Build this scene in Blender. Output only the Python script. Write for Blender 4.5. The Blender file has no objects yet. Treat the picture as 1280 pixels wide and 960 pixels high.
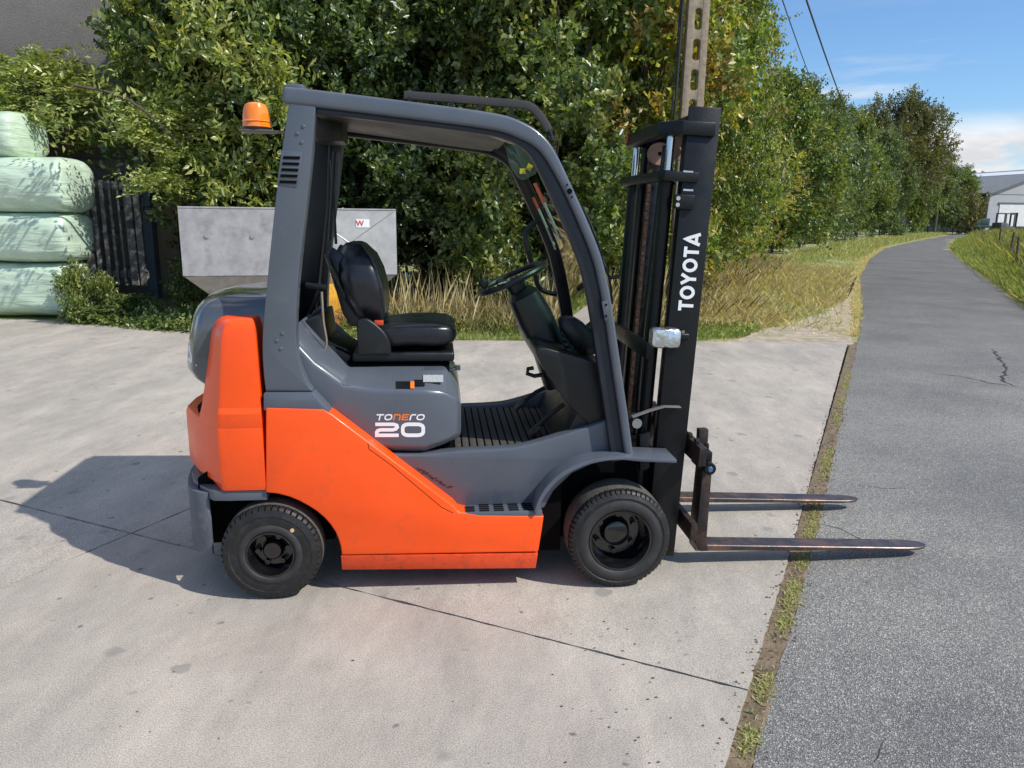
import bpy, bmesh, math, random
import numpy as np
from mathutils import Vector, Matrix, noise
rnd = random.Random(7)
SC = bpy.context.scene
COL = SC.collection

# ------------------------------------------------------------------ camera, sky, sun
F, CH, PITCH, ROLL = 961.0, 1.6, math.radians(12.5), 0.012
_f = np.array([0, math.cos(PITCH), -math.sin(PITCH)])
_r0 = np.array([1.0, 0, 0]); _u0 = np.cross(_r0, _f)
_r = _r0 * math.cos(ROLL) + _u0 * math.sin(ROLL)
_u = -_r0 * math.sin(ROLL) + _u0 * math.cos(ROLL)
_C = np.array([0, 0, CH])
cam = bpy.data.cameras.new('camera'); cam.sensor_width = 36; cam.lens = F / 1280 * 36
cam.clip_end = 5000; cam.clip_start = 0.05
co = bpy.data.objects.new('camera', cam); COL.objects.link(co)
co.matrix_world = Matrix(((_r[0], _u[0], -_f[0], 0), (_r[1], _u[1], -_f[1], 0), (_r[2], _u[2], -_f[2], CH), (0, 0, 0, 1)))
SC.camera = co
SUN_DIR = Vector((0.885, -0.42, 1.0)).normalized()
sun = bpy.data.lights.new('sun', 'SUN'); sun.energy = 4.7; sun.angle = math.radians(0.55); sun.color = (1, 0.955, 0.89)
so = bpy.data.objects.new('sun', sun); COL.objects.link(so)
so.rotation_euler = SUN_DIR.to_track_quat('Z', 'Y').to_euler(); so.location = (20, -10, 30)
W = bpy.data.worlds.new('World'); SC.world = W; W.use_nodes = True
nt = W.node_tree; nt.nodes.clear()
out = nt.nodes.new('ShaderNodeOutputWorld'); bg = nt.nodes.new('ShaderNodeBackground'); bg.inputs[1].default_value = 0.13
sky = nt.nodes.new('ShaderNodeTexSky'); sky.sky_type = 'NISHITA'; sky.sun_disc = False
sky.sun_elevation = math.asin(SUN_DIR.z); sky.sun_rotation = math.atan2(SUN_DIR.x, SUN_DIR.y)
sky.air_density = 1.0; sky.dust_density = 0.5; sky.ozone_density = 1.3; sky.altitude = 100
tc = nt.nodes.new('ShaderNodeTexCoord'); sp = nt.nodes.new('ShaderNodeSeparateXYZ'); nt.links.new(tc.outputs['Generated'], sp.inputs[0])
def wmath(op, a, b=None, c=None):
    n = nt.nodes.new('ShaderNodeMath'); n.operation = op
    for i, v in enumerate((a, b, c)):
        if v is None: continue
        if isinstance(v, (int, float)): n.inputs[i].default_value = v
        else: nt.links.new(v, n.inputs[i])
    return n.outputs[0]
def wramp(fac, pts):
    n = nt.nodes.new('ShaderNodeValToRGB'); nt.links.new(fac, n.inputs[0]); e = n.color_ramp.elements
    e[0].position = pts[0][0]; e[0].color = (pts[0][1],) * 3 + (1,); e[1].position = pts[1][0]; e[1].color = (pts[1][1],) * 3 + (1,)
    for p, v in pts[2:]:
        q = e.new(p); q.color = (v, v, v, 1)
    return n.outputs[0]
def wnoise(scale, vs, detail=6, loc=(0, 0, 0)):
    m = nt.nodes.new('ShaderNodeMapping'); m.inputs['Scale'].default_value = vs; m.inputs['Location'].default_value = loc
    nt.links.new(tc.outputs['Generated'], m.inputs[0])
    n = nt.nodes.new('ShaderNodeTexNoise'); n.inputs['Scale'].default_value = scale; n.inputs['Detail'].default_value = detail; n.inputs['Roughness'].default_value = 0.58
    nt.links.new(m.outputs[0], n.inputs[0]); return n.outputs[0]
cum = wmath('MULTIPLY', wramp(wnoise(7, (1, 1, 3.0), 7), [(0.36, 0), (0.48, 1)]), wramp(sp.outputs[2], [(0.0, 1), (0.085, 1), (0.115, 0)]))
cir = wmath('MULTIPLY', wramp(wnoise(3.2, (1, 1, 9), 5, (3, 1, 0)), [(0.5, 0), (0.72, 0.75)]), wramp(sp.outputs[2], [(0.05, 0.8), (0.13, 1), (0.2, 0.1), (0.45, 0)]))
fill_clouds = wmath('MULTIPLY', wramp(wnoise(2.6, (1, 1, 1.6), 8, (9, 2, 1)), [(0.50, 0), (0.62, 1)]), wramp(sp.outputs[2], [(0.30, 0), (0.42, 1)]))  # unseen overhead clouds, added to whiten the blue ambient light
cf = wmath('MAXIMUM', wmath('MAXIMUM', cum, cir), fill_clouds)
shade = wramp(wnoise(11, (1, 1, 3.0), 5, (5, 5, 0.6)), [(0.35, 5.2), (0.62, 7.8)])
shc = nt.nodes.new('ShaderNodeMath'); shc.operation = 'MULTIPLY'; shc.inputs[1].default_value = 1.0
nr = wmath('MULTIPLY_ADD', wramp(wnoise(11, (1, 1, 3.0), 5, (5, 5, 0.6)), [(0.35, 0.0), (0.62, 1.0)]), 2.2, 5.6)
ccol = nt.nodes.new('ShaderNodeCombineColor'); nt.links.new(nr, ccol.inputs[0]); nt.links.new(wmath('MULTIPLY_ADD', nr, 0.98, 0.2), ccol.inputs[1]); nt.links.new(wmath('MULTIPLY_ADD', nr, 0.93, 0.75), ccol.inputs[2])
tint = nt.nodes.new('ShaderNodeMix'); tint.data_type = 'RGBA'; tint.blend_type = 'MULTIPLY'; tint.inputs[0].default_value = 1
nt.links.new(sky.outputs[0], tint.inputs[6]); tint.inputs[7].default_value = (0.73, 0.98, 1.24, 1)
mx = nt.nodes.new('ShaderNodeMix'); mx.data_type = 'RGBA'
nt.links.new(cf, mx.inputs[0]); nt.links.new(tint.outputs[2], mx.inputs[6]); nt.links.new(ccol.outputs[0], mx.inputs[7])
nt.links.new(mx.outputs[2], bg.inputs[0]); nt.links.new(bg.outputs[0], out.inputs[0])
SC.view_settings.view_transform = 'Standard'; SC.view_settings.look = 'None'; SC.view_settings.exposure = 0.0; SC.view_settings.gamma = 1

# ------------------------------------------------------------------ measuring helpers
def ray(px, py): return _f + _r * ((px - 640) / F) + _u * ((480 - py) / F)
def gnd(px, py, z=0.0):
    d = ray(px, py); p = _C + d * ((z - CH) / d[2]); return Vector((p[0], p[1], z))
def at(px, py, Y):
    d = ray(px, py); p = _C + d * (Y / d[1]); return Vector(p)
TH = math.radians(5.6)
_fw = np.array([math.cos(TH), math.sin(TH), 0]); _lt = np.array([-math.sin(TH), math.cos(TH), 0])
_O = np.array([-0.315, 3.576, 0])
def L(px, py, yl):                       # side-view point of the truck at lateral offset yl -> (x, z) in the truck's frame
    d = ray(px, py); p = _C + d * (((_O + _lt * yl - _C) @ _lt) / (d @ _lt)) - _O
    return (float(p @ _fw), float(p[2]))
def LL(pts, yl): return [L(a, b, yl) for a, b in pts]

# ------------------------------------------------------------------ materials
MATS = {}
def N(t, typ, **k):
    n = t.nodes.new(typ)
    for a, v in k.items():
        if a in n.inputs: n.inputs[a].default_value = v
        else: setattr(n, a, v)
    return n
def mat(name, col, rough=0.5, metal=0.0, var=0.12, vscale=6, bump=0.0, bscale=60, coat=0.0, spec=0.5, col2=None, dirt=None, dscale=3, dth=(0.5, 0.7), damt=0.6, island=0.0, trans=0.0, rvar=0.1, coords='Object'):
    if name in MATS: return MATS[name]
    m = bpy.data.materials.new(name); m.use_nodes = True; t = m.node_tree; b = t.nodes['Principled BSDF']
    b.inputs['Roughness'].default_value = rough; b.inputs['Metallic'].default_value = metal
    b.inputs['Coat Weight'].default_value = coat; b.inputs['Coat Roughness'].default_value = 0.08
    b.inputs['Specular IOR Level'].default_value = spec
    tc = N(t, 'ShaderNodeTexCoord'); src = tc.outputs[coords]
    n1 = N(t, 'ShaderNodeTexNoise', Scale=vscale, Detail=8.0, Roughness=0.62); t.links.new(src, n1.inputs[0])
    r = N(t, 'ShaderNodeValToRGB'); t.links.new(n1.outputs[0], r.inputs[0])
    c2 = col2 or tuple(c * (1 + var) for c in col); c1 = tuple(c * (1 - var) for c in col) if not col2 else col
    r.color_ramp.elements[0].position = 0.32; r.color_ramp.elements[1].position = 0.68
    r.color_ramp.elements[0].color = (*c1, 1); r.color_ramp.elements[1].color = (*c2, 1)
    cout = r.outputs[0]
    if dirt:
        n2 = N(t, 'ShaderNodeTexNoise', Scale=dscale, Detail=10.0, Roughness=0.7); t.links.new(src, n2.inputs[0])
        r2 = N(t, 'ShaderNodeValToRGB'); t.links.new(n2.outputs[0], r2.inputs[0])
        r2.color_ramp.elements[0].position = dth[0]; r2.color_ramp.elements[1].position = dth[1]
        r2.color_ramp.elements[0].color = (0, 0, 0, 1); r2.color_ramp.elements[1].color = (damt,) * 3 + (1,)
        mm = N(t, 'ShaderNodeMix', data_type='RGBA'); t.links.new(r2.outputs[0], mm.inputs[0]); t.links.new(cout, mm.inputs[6]); mm.inputs[7].default_value = (*dirt, 1)
        cout = mm.outputs[2]
    if island:
        g = N(t, 'ShaderNodeNewGeometry'); h = N(t, 'ShaderNodeHueSaturation')
        mr = N(t, 'ShaderNodeMapRange'); t.links.new(g.outputs['Random Per Island'], mr.inputs[0]); mr.inputs[3].default_value = 1 - island; mr.inputs[4].default_value = 1 + island
        t.links.new(mr.outputs[0], h.inputs['Value']); t.links.new(cout, h.inputs['Color']); cout = h.outputs[0]
    t.links.new(cout, b.inputs['Base Color'])
    if rvar:
        mr = N(t, 'ShaderNodeMapRange'); t.links.new(n1.outputs[0], mr.inputs[0]); mr.inputs[1].default_value = 0.3; mr.inputs[2].default_value = 0.7
        mr.inputs[3].default_value = max(0.02, rough - rvar); mr.inputs[4].default_value = min(1, rough + rvar); t.links.new(mr.outputs[0], b.inputs['Roughness'])
    if bump:
        bsrc = src
        if name == 'bale_film':
            mp = N(t, 'ShaderNodeMapping', Scale=(0.5, 0.5, 3.2), Rotation=(0, 0.25, 0)); t.links.new(src, mp.inputs[0]); bsrc = mp.outputs[0]
        n3 = N(t, 'ShaderNodeTexNoise', Scale=bscale, Detail=6.0, Distortion=0.6); t.links.new(bsrc, n3.inputs[0])
        bp = N(t, 'ShaderNodeBump', Strength=1.0, Distance=bump); t.links.new(n3.outputs[0], bp.inputs['Height']); t.links.new(bp.outputs[0], b.inputs['Normal'])
    MATS[name] = m; return m

ORANGE = mat('orange_paint', (1.0, 0.088, 0.003), 0.36, var=0.03, vscale=5, coat=0.12, bump=0.0006, bscale=14, dirt=(0.42, 0.085, 0.03), dscale=9, dth=(0.56, 0.8), damt=0.5)
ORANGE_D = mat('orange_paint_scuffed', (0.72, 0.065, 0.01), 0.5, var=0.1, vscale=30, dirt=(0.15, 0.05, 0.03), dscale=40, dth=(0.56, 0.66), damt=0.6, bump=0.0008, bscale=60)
GREY = mat('slate_paint', (0.088, 0.102, 0.125), 0.33, var=0.07, vscale=4, coat=0.25, dirt=(0.2, 0.19, 0.17), dscale=7, dth=(0.58, 0.85), damt=0.35)
HOODM = mat('glossy_slate_paint', (0.070, 0.081, 0.098), 0.22, var=0.08, vscale=4, coat=0.9, dirt=(0.15, 0.16, 0.13), dscale=10, dth=(0.6, 0.9), damt=0.25, rvar=0.05)
PLAST = mat('black_plastic', (0.006, 0.007, 0.008), 0.42, var=0.2, vscale=12, bump=0.0005, bscale=200, dirt=(0.06, 0.055, 0.05), dscale=14, dth=(0.6, 0.9), damt=0.3)
VINYL = mat('black_vinyl', (0.012, 0.013, 0.017), 0.32, var=0.2, vscale=18, bump=0.0012, bscale=35)
MASTM = mat('mast_black_paint', (0.006, 0.0065, 0.0075), 0.40, var=0.15, vscale=8, dirt=(0.05, 0.045, 0.04), dscale=12, dth=(0.6, 0.85), damt=0.25, bump=0.0004, spec=0.35, bscale=120)
GREASE = mat('greasy_steel', (0.006, 0.006, 0.006), 0.28, var=0.5, vscale=30, dirt=(0.10, 0.045, 0.02), dscale=25, dth=(0.6, 0.72), damt=0.4)
CHAINM = mat('rusty_chain', (0.055, 0.028, 0.018), 0.55, metal=0.3, var=0.5, vscale=60, dirt=(0.30, 0.19, 0.12), dscale=60, dth=(0.58, 0.68), damt=0.5)
CHROME = mat('chrome_rod', (0.55, 0.57, 0.6), 0.12, metal=1.0, var=0.08)
FORKM = mat('worn_fork_steel', (0.06, 0.05, 0.052), 0.36, metal=0.35, var=0.35, vscale=14, dirt=(0.20, 0.11, 0.07), dscale=8, dth=(0.44, 0.62), damt=0.8, bump=0.0006, bscale=70)
RUSTM = mat('rusty_carriage', (0.028, 0.02, 0.018), 0.5, metal=0.2, var=0.4, vscale=20, dirt=(0.14, 0.06, 0.03), dscale=16, dth=(0.5, 0.7), damt=0.6)
RUBBER = mat('tyre_rubber', (0.009, 0.009, 0.009), 0.55, var=0.25, vscale=15, bump=0.0010, bscale=70, dirt=(0.10, 0.09, 0.075), dscale=22, dth=(0.5, 0.8), damt=0.35)
TREAD = mat('tyre_tread_dusty', (0.085, 0.078, 0.068), 0.85, var=0.3, vscale=40, bump=0.001, bscale=80)
RIMM = mat('black_rim_paint', (0.006, 0.006, 0.007), 0.16, var=0.3, vscale=10, coat=0.6, rvar=0.06)
DARK = mat('underbody_black', (0.003, 0.003, 0.0035), 0.85, var=0.3, spec=0.1)
SILVER = mat('foil_silver', (0.72, 0.74, 0.77), 0.22, metal=0.9, var=0.1, vscale=20, bump=0.006, bscale=28)
WHITE = mat('white_decal', (0.82, 0.82, 0.82), 0.4, var=0.03)
ORDECAL = mat('orange_decal', (0.85, 0.2, 0.03), 0.4, var=0.03)
YELDECAL = mat('yellow_decal', (0.8, 0.62, 0.05), 0.4, var=0.03)
REDDECAL = mat('red_decal', (0.55, 0.06, 0.02), 0.4, var=0.05)
PALED = mat('pale_label', (0.36, 0.38, 0.38), 0.5, var=0.2, vscale=120)
MATTE = mat('floor_mat_rubber', (0.055, 0.05, 0.045), 0.8, var=0.2, vscale=25)
AMBER = mat('amber_lens', (0.95, 0.24, 0.015), 0.12, var=0.12, vscale=25, coat=0.6)
GALV = mat('galvanised_sheet', (0.40, 0.385, 0.38), 0.42, metal=0.25, var=0.16, vscale=5, dirt=(0.17, 0.165, 0.16), dscale=4, dth=(0.48, 0.7), damt=0.65, bump=0.002, bscale=5)
GALVF = mat('dusty_funnel_sheet', (0.28, 0.25, 0.21), 0.6, var=0.2, vscale=9)
YELLOW = mat('yellow_frame_paint', (0.75, 0.36, 0.02), 0.45, var=0.15, dirt=(0.4, 0.15, 0.05), dscale=8, dth=(0.52, 0.62))
FILM = mat('bale_film', (0.53, 0.66, 0.50), 0.3, var=0.12, vscale=3, bump=0.022, bscale=5, coat=0.25, dirt=(0.33, 0.36, 0.27), dscale=2.2, dth=(0.5, 0.8), damt=0.5)
CONC = mat('pole_concrete', (0.29, 0.235, 0.17), 0.9, var=0.28, vscale=12, bump=0.003, bscale=60, dirt=(0.5, 0.26, 0.05), dscale=3, dth=(0.66, 0.7))
WIREM = mat('black_wire', (0.02, 0.02, 0.02), 0.5)
GLASS = bpy.data.materials.new('tinted_glass'); GLASS.use_nodes = True; MATS['g'] = GLASS
_t = GLASS.node_tree; _t.nodes.clear(); _o = N(_t, 'ShaderNodeOutputMaterial'); _tr = N(_t, 'ShaderNodeBsdfTransparent'); _tr.inputs[0].default_value = (0.33, 0.62, 0.48, 1)
_gl = N(_t, 'ShaderNodeBsdfGlossy'); _gl.inputs['Roughness'].default_value = 0.02; _fr = N(_t, 'ShaderNodeFresnel'); _fr.inputs[0].default_value = 1.5; _mx = N(_t, 'ShaderNodeMixShader')
_t.links.new(_fr.outputs[0], _mx.inputs[0]); _t.links.new(_tr.outputs[0], _mx.inputs[1]); _t.links.new(_gl.outputs[0], _mx.inputs[2]); _t.links.new(_mx.outputs[0], _o.inputs[0])

# ------------------------------------------------------------------ mesh helpers
class B:
    def __init__(s): s.v = []; s.f = []
    def add(s, v, f):
        n = len(s.v); s.v += [tuple(p) for p in v]; s.f += [tuple(i + n for i in q) for q in f]; return s
    def box(s, a, b):
        (x0, y0, z0), (x1, y1, z1) = a, b
        x0, x1 = sorted((x0, x1)); y0, y1 = sorted((y0, y1)); z0, z1 = sorted((z0, z1))
        return s.add([(x0, y0, z0), (x1, y0, z0), (x1, y1, z0), (x0, y1, z0), (x0, y0, z1), (x1, y0, z1), (x1, y1, z1), (x0, y1, z1)],
                     [(0, 3, 2, 1), (4, 5, 6, 7), (0, 1, 5, 4), (1, 2, 6, 5), (2, 3, 7, 6), (3, 0, 4, 7)])
    def prism(s, o, y0, y1):                 # side outline (x, z) pushed along y
        n = len(o); v = [(x, y0, z) for x, z in o] + [(x, y1, z) for x, z in o]
        return s.add(v, [tuple(range(n)), tuple(range(2 * n - 1, n - 1, -1))] + [(i, i + n, (i + 1) % n + n, (i + 1) % n) for i in range(n)])
    def slab(s, o, z0, z1):                  # plan outline (x, y) pushed along z
        n = len(o); v = [(p[0], p[1], z0) for p in o] + [(p[0], p[1], z1) for p in o]
        return s.add(v, [tuple(range(n - 1, -1, -1)), tuple(range(n, 2 * n))] + [(i, (i + 1) % n, (i + 1) % n + n, i + n) for i in range(n)])
    def rings(s, R, close=True):
        n = len(R[0]); v = [p for r in R for p in r]; f = []
        for i in range(len(R) - 1):
            for j in range(n): f.append((i * n + j, i * n + (j + 1) % n, (i + 1) * n + (j + 1) % n, (i + 1) * n + j))
        if close: f += [tuple(range(n - 1, -1, -1)), tuple((len(R) - 1) * n + j for j in range(n))]
        return s.add(v, f)
    def sweep(s, path, a, b=None, n=8, p=2.0, up=(0, 1, 0)):   # a: half size across, b: half size along up
        b = b or a; R = []; P = [Vector(q) for q in path]; up = Vector(up)
        for i, q in enumerate(P):
            d = (P[min(i + 1, len(P) - 1)] - P[max(i - 1, 0)]).normalized()
            uu = up - d * up.dot(d)
            if uu.length < 1e-3: uu = Vector((1, 0, 0)) - d * d.x
            uu.normalize(); w = d.cross(uu)
            R.append([q + w * (a * se(k, n, p)[0]) + uu * (b * se(k, n, p)[1]) for k in range(n)])
        return s.rings(R)
    def lathe(s, prof, c, axis='y', n=32, close=False):  # prof: (radius, along)
        c = Vector(c); R = []
        for r, h in prof:
            ring = []
            for k in range(n):
                a = 2 * math.pi * k / n; u, w = r * math.cos(a), r * math.sin(a)
                ring.append(c + Vector({'y': (u, h, w), 'x': (h, u, w), 'z': (u, w, h)}[axis]))
            R.append(ring)
        return s.rings(R, close)
    def xf(s, fn): s.v = [tuple(fn(Vector(p))) for p in s.v]; return s
    def build(s, name, m, parent=None, bevel=0, seg=2, angle=35, **tags):
        me = bpy.data.meshes.new(name); me.from_pydata(s.v, [], s.f)
        bm = bmesh.new(); bm.from_mesh(me); bmesh.ops.recalc_face_normals(bm, faces=bm.faces)
        if bevel:
            es = [e for e in bm.edges if len(e.link_faces) == 2 and e.calc_face_angle(0) > math.radians(30)]
            bmesh.ops.bevel(bm, geom=es, offset=bevel, segments=seg, affect='EDGES', profile=0.5, clamp_overlap=True)
        for q in bm.faces: q.smooth = True
        for e in bm.edges:
            if len(e.link_faces) != 2 or e.calc_face_angle(0) > math.radians(angle): e.smooth = False
        bm.to_mesh(me); bm.free(); me.materials.append(m)
        o = bpy.data.objects.new(name, me); COL.objects.link(o); o.parent = parent
        tag(o, **tags); return o
def se(k, n, p):
    a = 2 * math.pi * (k + 0.5) / n; c, s_ = math.cos(a), math.sin(a)
    return (math.copysign(abs(c) ** (2 / p), c), math.copysign(abs(s_) ** (2 / p), s_))
def tag(o, label=None, cat=None, group=None, kind=None):
    if label: o['label'] = label
    if cat: o['category'] = cat
    if group: o['group'] = group
    if kind: o['kind'] = kind
    return o
def empty(name, loc=(0, 0, 0), rz=0, **t):
    o = bpy.data.objects.new(name, None); COL.objects.link(o); o.location = loc; o.rotation_euler = (0, 0, rz); o.empty_display_size = 0.2
    return tag(o, **t)
def crv(pts, n=6):                       # Catmull-Rom through points
    P = [Vector(p) for p in pts]; o = []
    for i in range(len(P) - 1):
        a, b, c, d = P[max(i - 1, 0)], P[i], P[i + 1], P[min(i + 2, len(P) - 1)]
        for k in range(n):
            t = k / n; o.append(0.5 * ((2 * b) + (c - a) * t + (2 * a - 5 * b + 4 * c - d) * t * t + (3 * b - a - 3 * c + d) * t ** 3))
    return o + [P[-1]]
def seR(c, u, v, a, b, n=28, p=4.0):
    c, u, v = Vector(c), Vector(u), Vector(v)
    return [c + u * (a * se(k, n, p)[0]) + v * (b * se(k, n, p)[1]) for k in range(n)]
def text(name, s_, size, O, u, v, m, parent=None, bold=0.0, sx=1.0, shear=0.0, depth=0.0015, fn=None, space=1.0):
    cu = bpy.data.curves.new(name, 'FONT'); cu.body = s_; cu.size = 1.0; cu.offset = bold; cu.extrude = 0.0; cu.shear = shear; cu.space_character = space; cu.resolution_u = 4
    cu.align_x = 'CENTER'; cu.align_y = 'CENTER'
    t = bpy.data.objects.new(name, cu); COL.objects.link(t)
    dg = bpy.context.evaluated_depsgraph_get(); me = bpy.data.meshes.new_from_object(t.evaluated_get(dg))
    bpy.data.objects.remove(t); bpy.data.curves.remove(cu)
    ys = [q.co.y for q in me.vertices]; xs = [q.co.x for q in me.vertices]; cy = (max(ys) + min(ys)) / 2; cx = (max(xs) + min(xs)) / 2; hh = max(ys) - min(ys)
    O, u, v = Vector(O), Vector(u).normalized(), Vector(v).normalized(); k = size / hh
    nrm = u.cross(v)
    for q in me.vertices:
        p = O + u * ((q.co.x - cx) * k * sx) + v * ((q.co.y - cy) * k) + nrm * depth
        q.co = fn(p) if fn else p
    me.materials.clear(); me.materials.append(m); me.name = name
    o = bpy.data.objects.new(name, me); COL.objects.link(o); o.parent = parent; return o

def ellip(n=20, rx=0.40, ry=0.40): return [(0.5 + rx * math.cos(2 * math.pi * k / n), 0.5 + ry * math.sin(2 * math.pi * k / n)) for k in range(n)]
LET = {'T': (0.80, [([(0, .9), (1, .9)], False), ([(.5, .9), (.5, 0)], False)]), 'O': (1.0, [(ellip(), True)]), 'Y': (0.86, [([(0.08, 1), (.5, .45), (.5, 0)], False), ([(.92, 1), (.5, .45)], False)]), 'A': (0.90, [([(0.05, 0), (.5, .98), (.95, 0)], False), ([(.22, .25), (.78, .25)], False)])}
def block_text(name, word, H_, Wt, O, u, v, m, parent, sw=0.19, fn=None):
    """flat geometric capitals: H_ letter height, Wt total width, O centre, u reading direction, v up"""
    O, u, v = Vector(O), Vector(u).normalized(), Vector(v).normalized(); nrm = u.cross(v); b = B(); tot = sum(LET[c][0] for c in word) + 0.12 * (len(word) - 1); k_ = Wt / (tot * H_); x = -Wt / 2; q_ = 0
    for c in word:
        w_, paths = LET[c]; lw = w_ * H_ * k_
        for path, closed in paths:
            P_ = [Vector((x + a * lw, (e - .5) * H_)) for a, e in path]; Q = []
            if not closed:
                for i in range(len(P_) - 1): Q += [P_[i].lerp(P_[i + 1], t / 4) for t in range(4)]
                Q.append(P_[-1])
            else: Q = P_
            n = len(Q); w = sw * H_; l_, r_ = [], []
            for i in range(n):
                d1 = (Q[i] - Q[i - 1]).normalized() if (closed or i) else None; d2 = (Q[(i + 1) % n] - Q[i]).normalized() if (closed or i < n - 1) else None
                d1 = d1 or d2; d2 = d2 or d1; t = (d1 + d2).normalized(); nn = Vector((-t.y, t.x)); kk = w / 2 / max(0.55, nn.dot(Vector((-d1.y, d1.x)))); l_.append(Q[i] + nn * kk); r_.append(Q[i] - nn * kk)
            q_ += 1; pts = []
            for p in l_ + r_:
                g_ = O + u * p.x + v * p.y + nrm * (0.0012 + 0.00012 * q_); pts.append(fn(g_) if fn else g_)
            b.add(pts, [(i, (i + 1) % n, n + (i + 1) % n, n + i) for i in range(n if closed else n - 1)])
        x += lw + 0.12 * H_ * k_
    return b.build(name, m, parent)

# ------------------------------------------------------------------ ground, yard, road
def ground_material():
    m = bpy.data.materials.new('meadow_ground'); m.use_nodes = True; t = m.node_tree; b = t.nodes['Principled BSDF']; b.inputs['Roughness'].default_value = 0.95
    tc = N(t, 'ShaderNodeTexCoord'); n = N(t, 'ShaderNodeTexNoise', Scale=0.9, Detail=9.0, Roughness=0.7); t.links.new(tc.outputs['Object'], n.inputs[0])
    r = N(t, 'ShaderNodeValToRGB'); t.links.new(n.outputs[0], r.inputs[0]); e = r.color_ramp.elements
    e[0].position = 0.35; e[0].color = (0.14, 0.19, 0.05, 1); e[1].position = 0.7; e[1].color = (0.50, 0.40, 0.21, 1)
    q = e.new(0.5); q.color = (0.28, 0.28, 0.10, 1)
    t.links.new(r.outputs[0], b.inputs['Base Color'])
    n3 = N(t, 'ShaderNodeTexNoise', Scale=25.0, Detail=6.0); t.links.new(tc.outputs['Object'], n3.inputs[0]); bp = N(t, 'ShaderNodeBump', Distance=0.04); t.links.new(n3.outputs[0], bp.inputs['Height']); t.links.new(bp.outputs[0], b.inputs['Normal'])
    return m
def concrete_material():
    m = bpy.data.materials.new('yard_concrete'); m.use_nodes = True; t = m.node_tree; b = t.nodes['Principled BSDF']; b.inputs['Roughness'].default_value = 0.88
    tc = N(t, 'ShaderNodeTexCoord'); O = tc.outputs['Object']
    def nz(s, d=8.0, sc=None, rg=0.65):
        src = O
        if sc:
            mp = N(t, 'ShaderNodeMapping', Scale=sc, Rotation=(0, 0, math.radians(-24))); t.links.new(O, mp.inputs[0]); src = mp.outputs[0]
        n = N(t, 'ShaderNodeTexNoise', Scale=s, Detail=d, Roughness=rg); t.links.new(src, n.inputs[0]); return n.outputs[0]
    def ramp(x, a, ca, b_, cb):
        r = N(t, 'ShaderNodeValToRGB'); t.links.new(x, r.inputs[0]); e = r.color_ramp.elements
        e[0].position = a; e[1].position = b_; e[0].color = (*ca, 1); e[1].color = (*cb, 1); return r.outputs[0]
    def mixc(f, a, b_, bt='MIX'):
        x = N(t, 'ShaderNodeMix', data_type='RGBA', blend_type=bt)
        for i, v in ((0, f), (6, a), (7, b_)):
            if isinstance(v, (int, float)): x.inputs[i].default_value = v
            elif isinstance(v, tuple): x.inputs[i].default_value = (*v, 1)
            else: t.links.new(v, x.inputs[i])
        return x.outputs[2]
    base = ramp(nz(0.55), 0.3, (0.36, 0.325, 0.28), 0.7, (0.50, 0.455, 0.39))
    pink = mixc(ramp(nz(0.7, 5.0), 0.46, (0, 0, 0), 0.66, (0.55, 0.55, 0.55)), base, (0.47, 0.385, 0.335))
    streak = mixc(ramp(nz(2.2, 7.0, (1, 0.25, 1)), 0.42, (0, 0, 0), 0.66, (0.75, 0.75, 0.75)), pink, (0.30, 0.28, 0.25))
    streak = mixc(1.0, streak, ramp(nz(4.5, 9.0, (1, 0.5, 1), 0.75), 0.33, (0.86, 0.86, 0.86), 0.67, (1.13, 1.13, 1.13)), 'MULTIPLY')
    fine = mixc(1.0, streak, ramp(nz(200, 3.0, rg=0.85), 0.36, (0.52, 0.52, 0.52), 0.64, (1.42, 1.41, 1.38)), 'MULTIPLY')
    # damp round spots
    v = N(t, 'ShaderNodeTexVoronoi', Scale=3.0); v.inputs['Randomness'].default_value = 1.0
    wob = N(t, 'ShaderNodeTexNoise', Scale=12.0); t.links.new(O, wob.inputs[0]); ad = N(t, 'ShaderNodeVectorMath', operation='MULTIPLY_ADD')
    t.links.new(wob.outputs[1], ad.inputs[0]); ad.inputs[1].default_value = (0.07, 0.07, 0); t.links.new(O, ad.inputs[2]); t.links.new(ad.outputs[0], v.inputs[0])
    msk = mixc(1.0, ramp(v.outputs['Distance'], 0.085, (1, 1, 1), 0.13, (0, 0, 0)), ramp(nz(0.7, 2.0), 0.36, (0, 0, 0), 0.46, (0.85, 0.85, 0.85)), 'MULTIPLY')
    c = mixc(msk, fine, (0.25, 0.24, 0.215))
    v2 = N(t, 'ShaderNodeTexVoronoi', Scale=9.0); t.links.new(ad.outputs[0], v2.inputs[0])
    msk2 = mixc(1.0, ramp(v2.outputs['Distance'], 0.05, (1, 1, 1), 0.12, (0, 0, 0)), ramp(nz(0.8, 2.0, rg=0.5), 0.42, (0, 0, 0), 0.50, (0.9, 0.9, 0.9)), 'MULTIPLY')
    c = mixc(msk2, c, (0.12, 0.115, 0.11))
    t.links.new(c, b.inputs['Base Color'])
    bp = N(t, 'ShaderNodeBump', Distance=0.0015); t.links.new(nz(180, 3.0, rg=0.75), bp.inputs['Height'])
    bp2 = N(t, 'ShaderNodeBump', Distance=0.012); t.links.new(nz(3.0, 4.0), bp2.inputs['Height']); t.links.new(bp.outputs[0], bp2.inputs['Normal']); t.links.new(bp2.outputs[0], b.inputs['Normal'])
    return m
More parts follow.
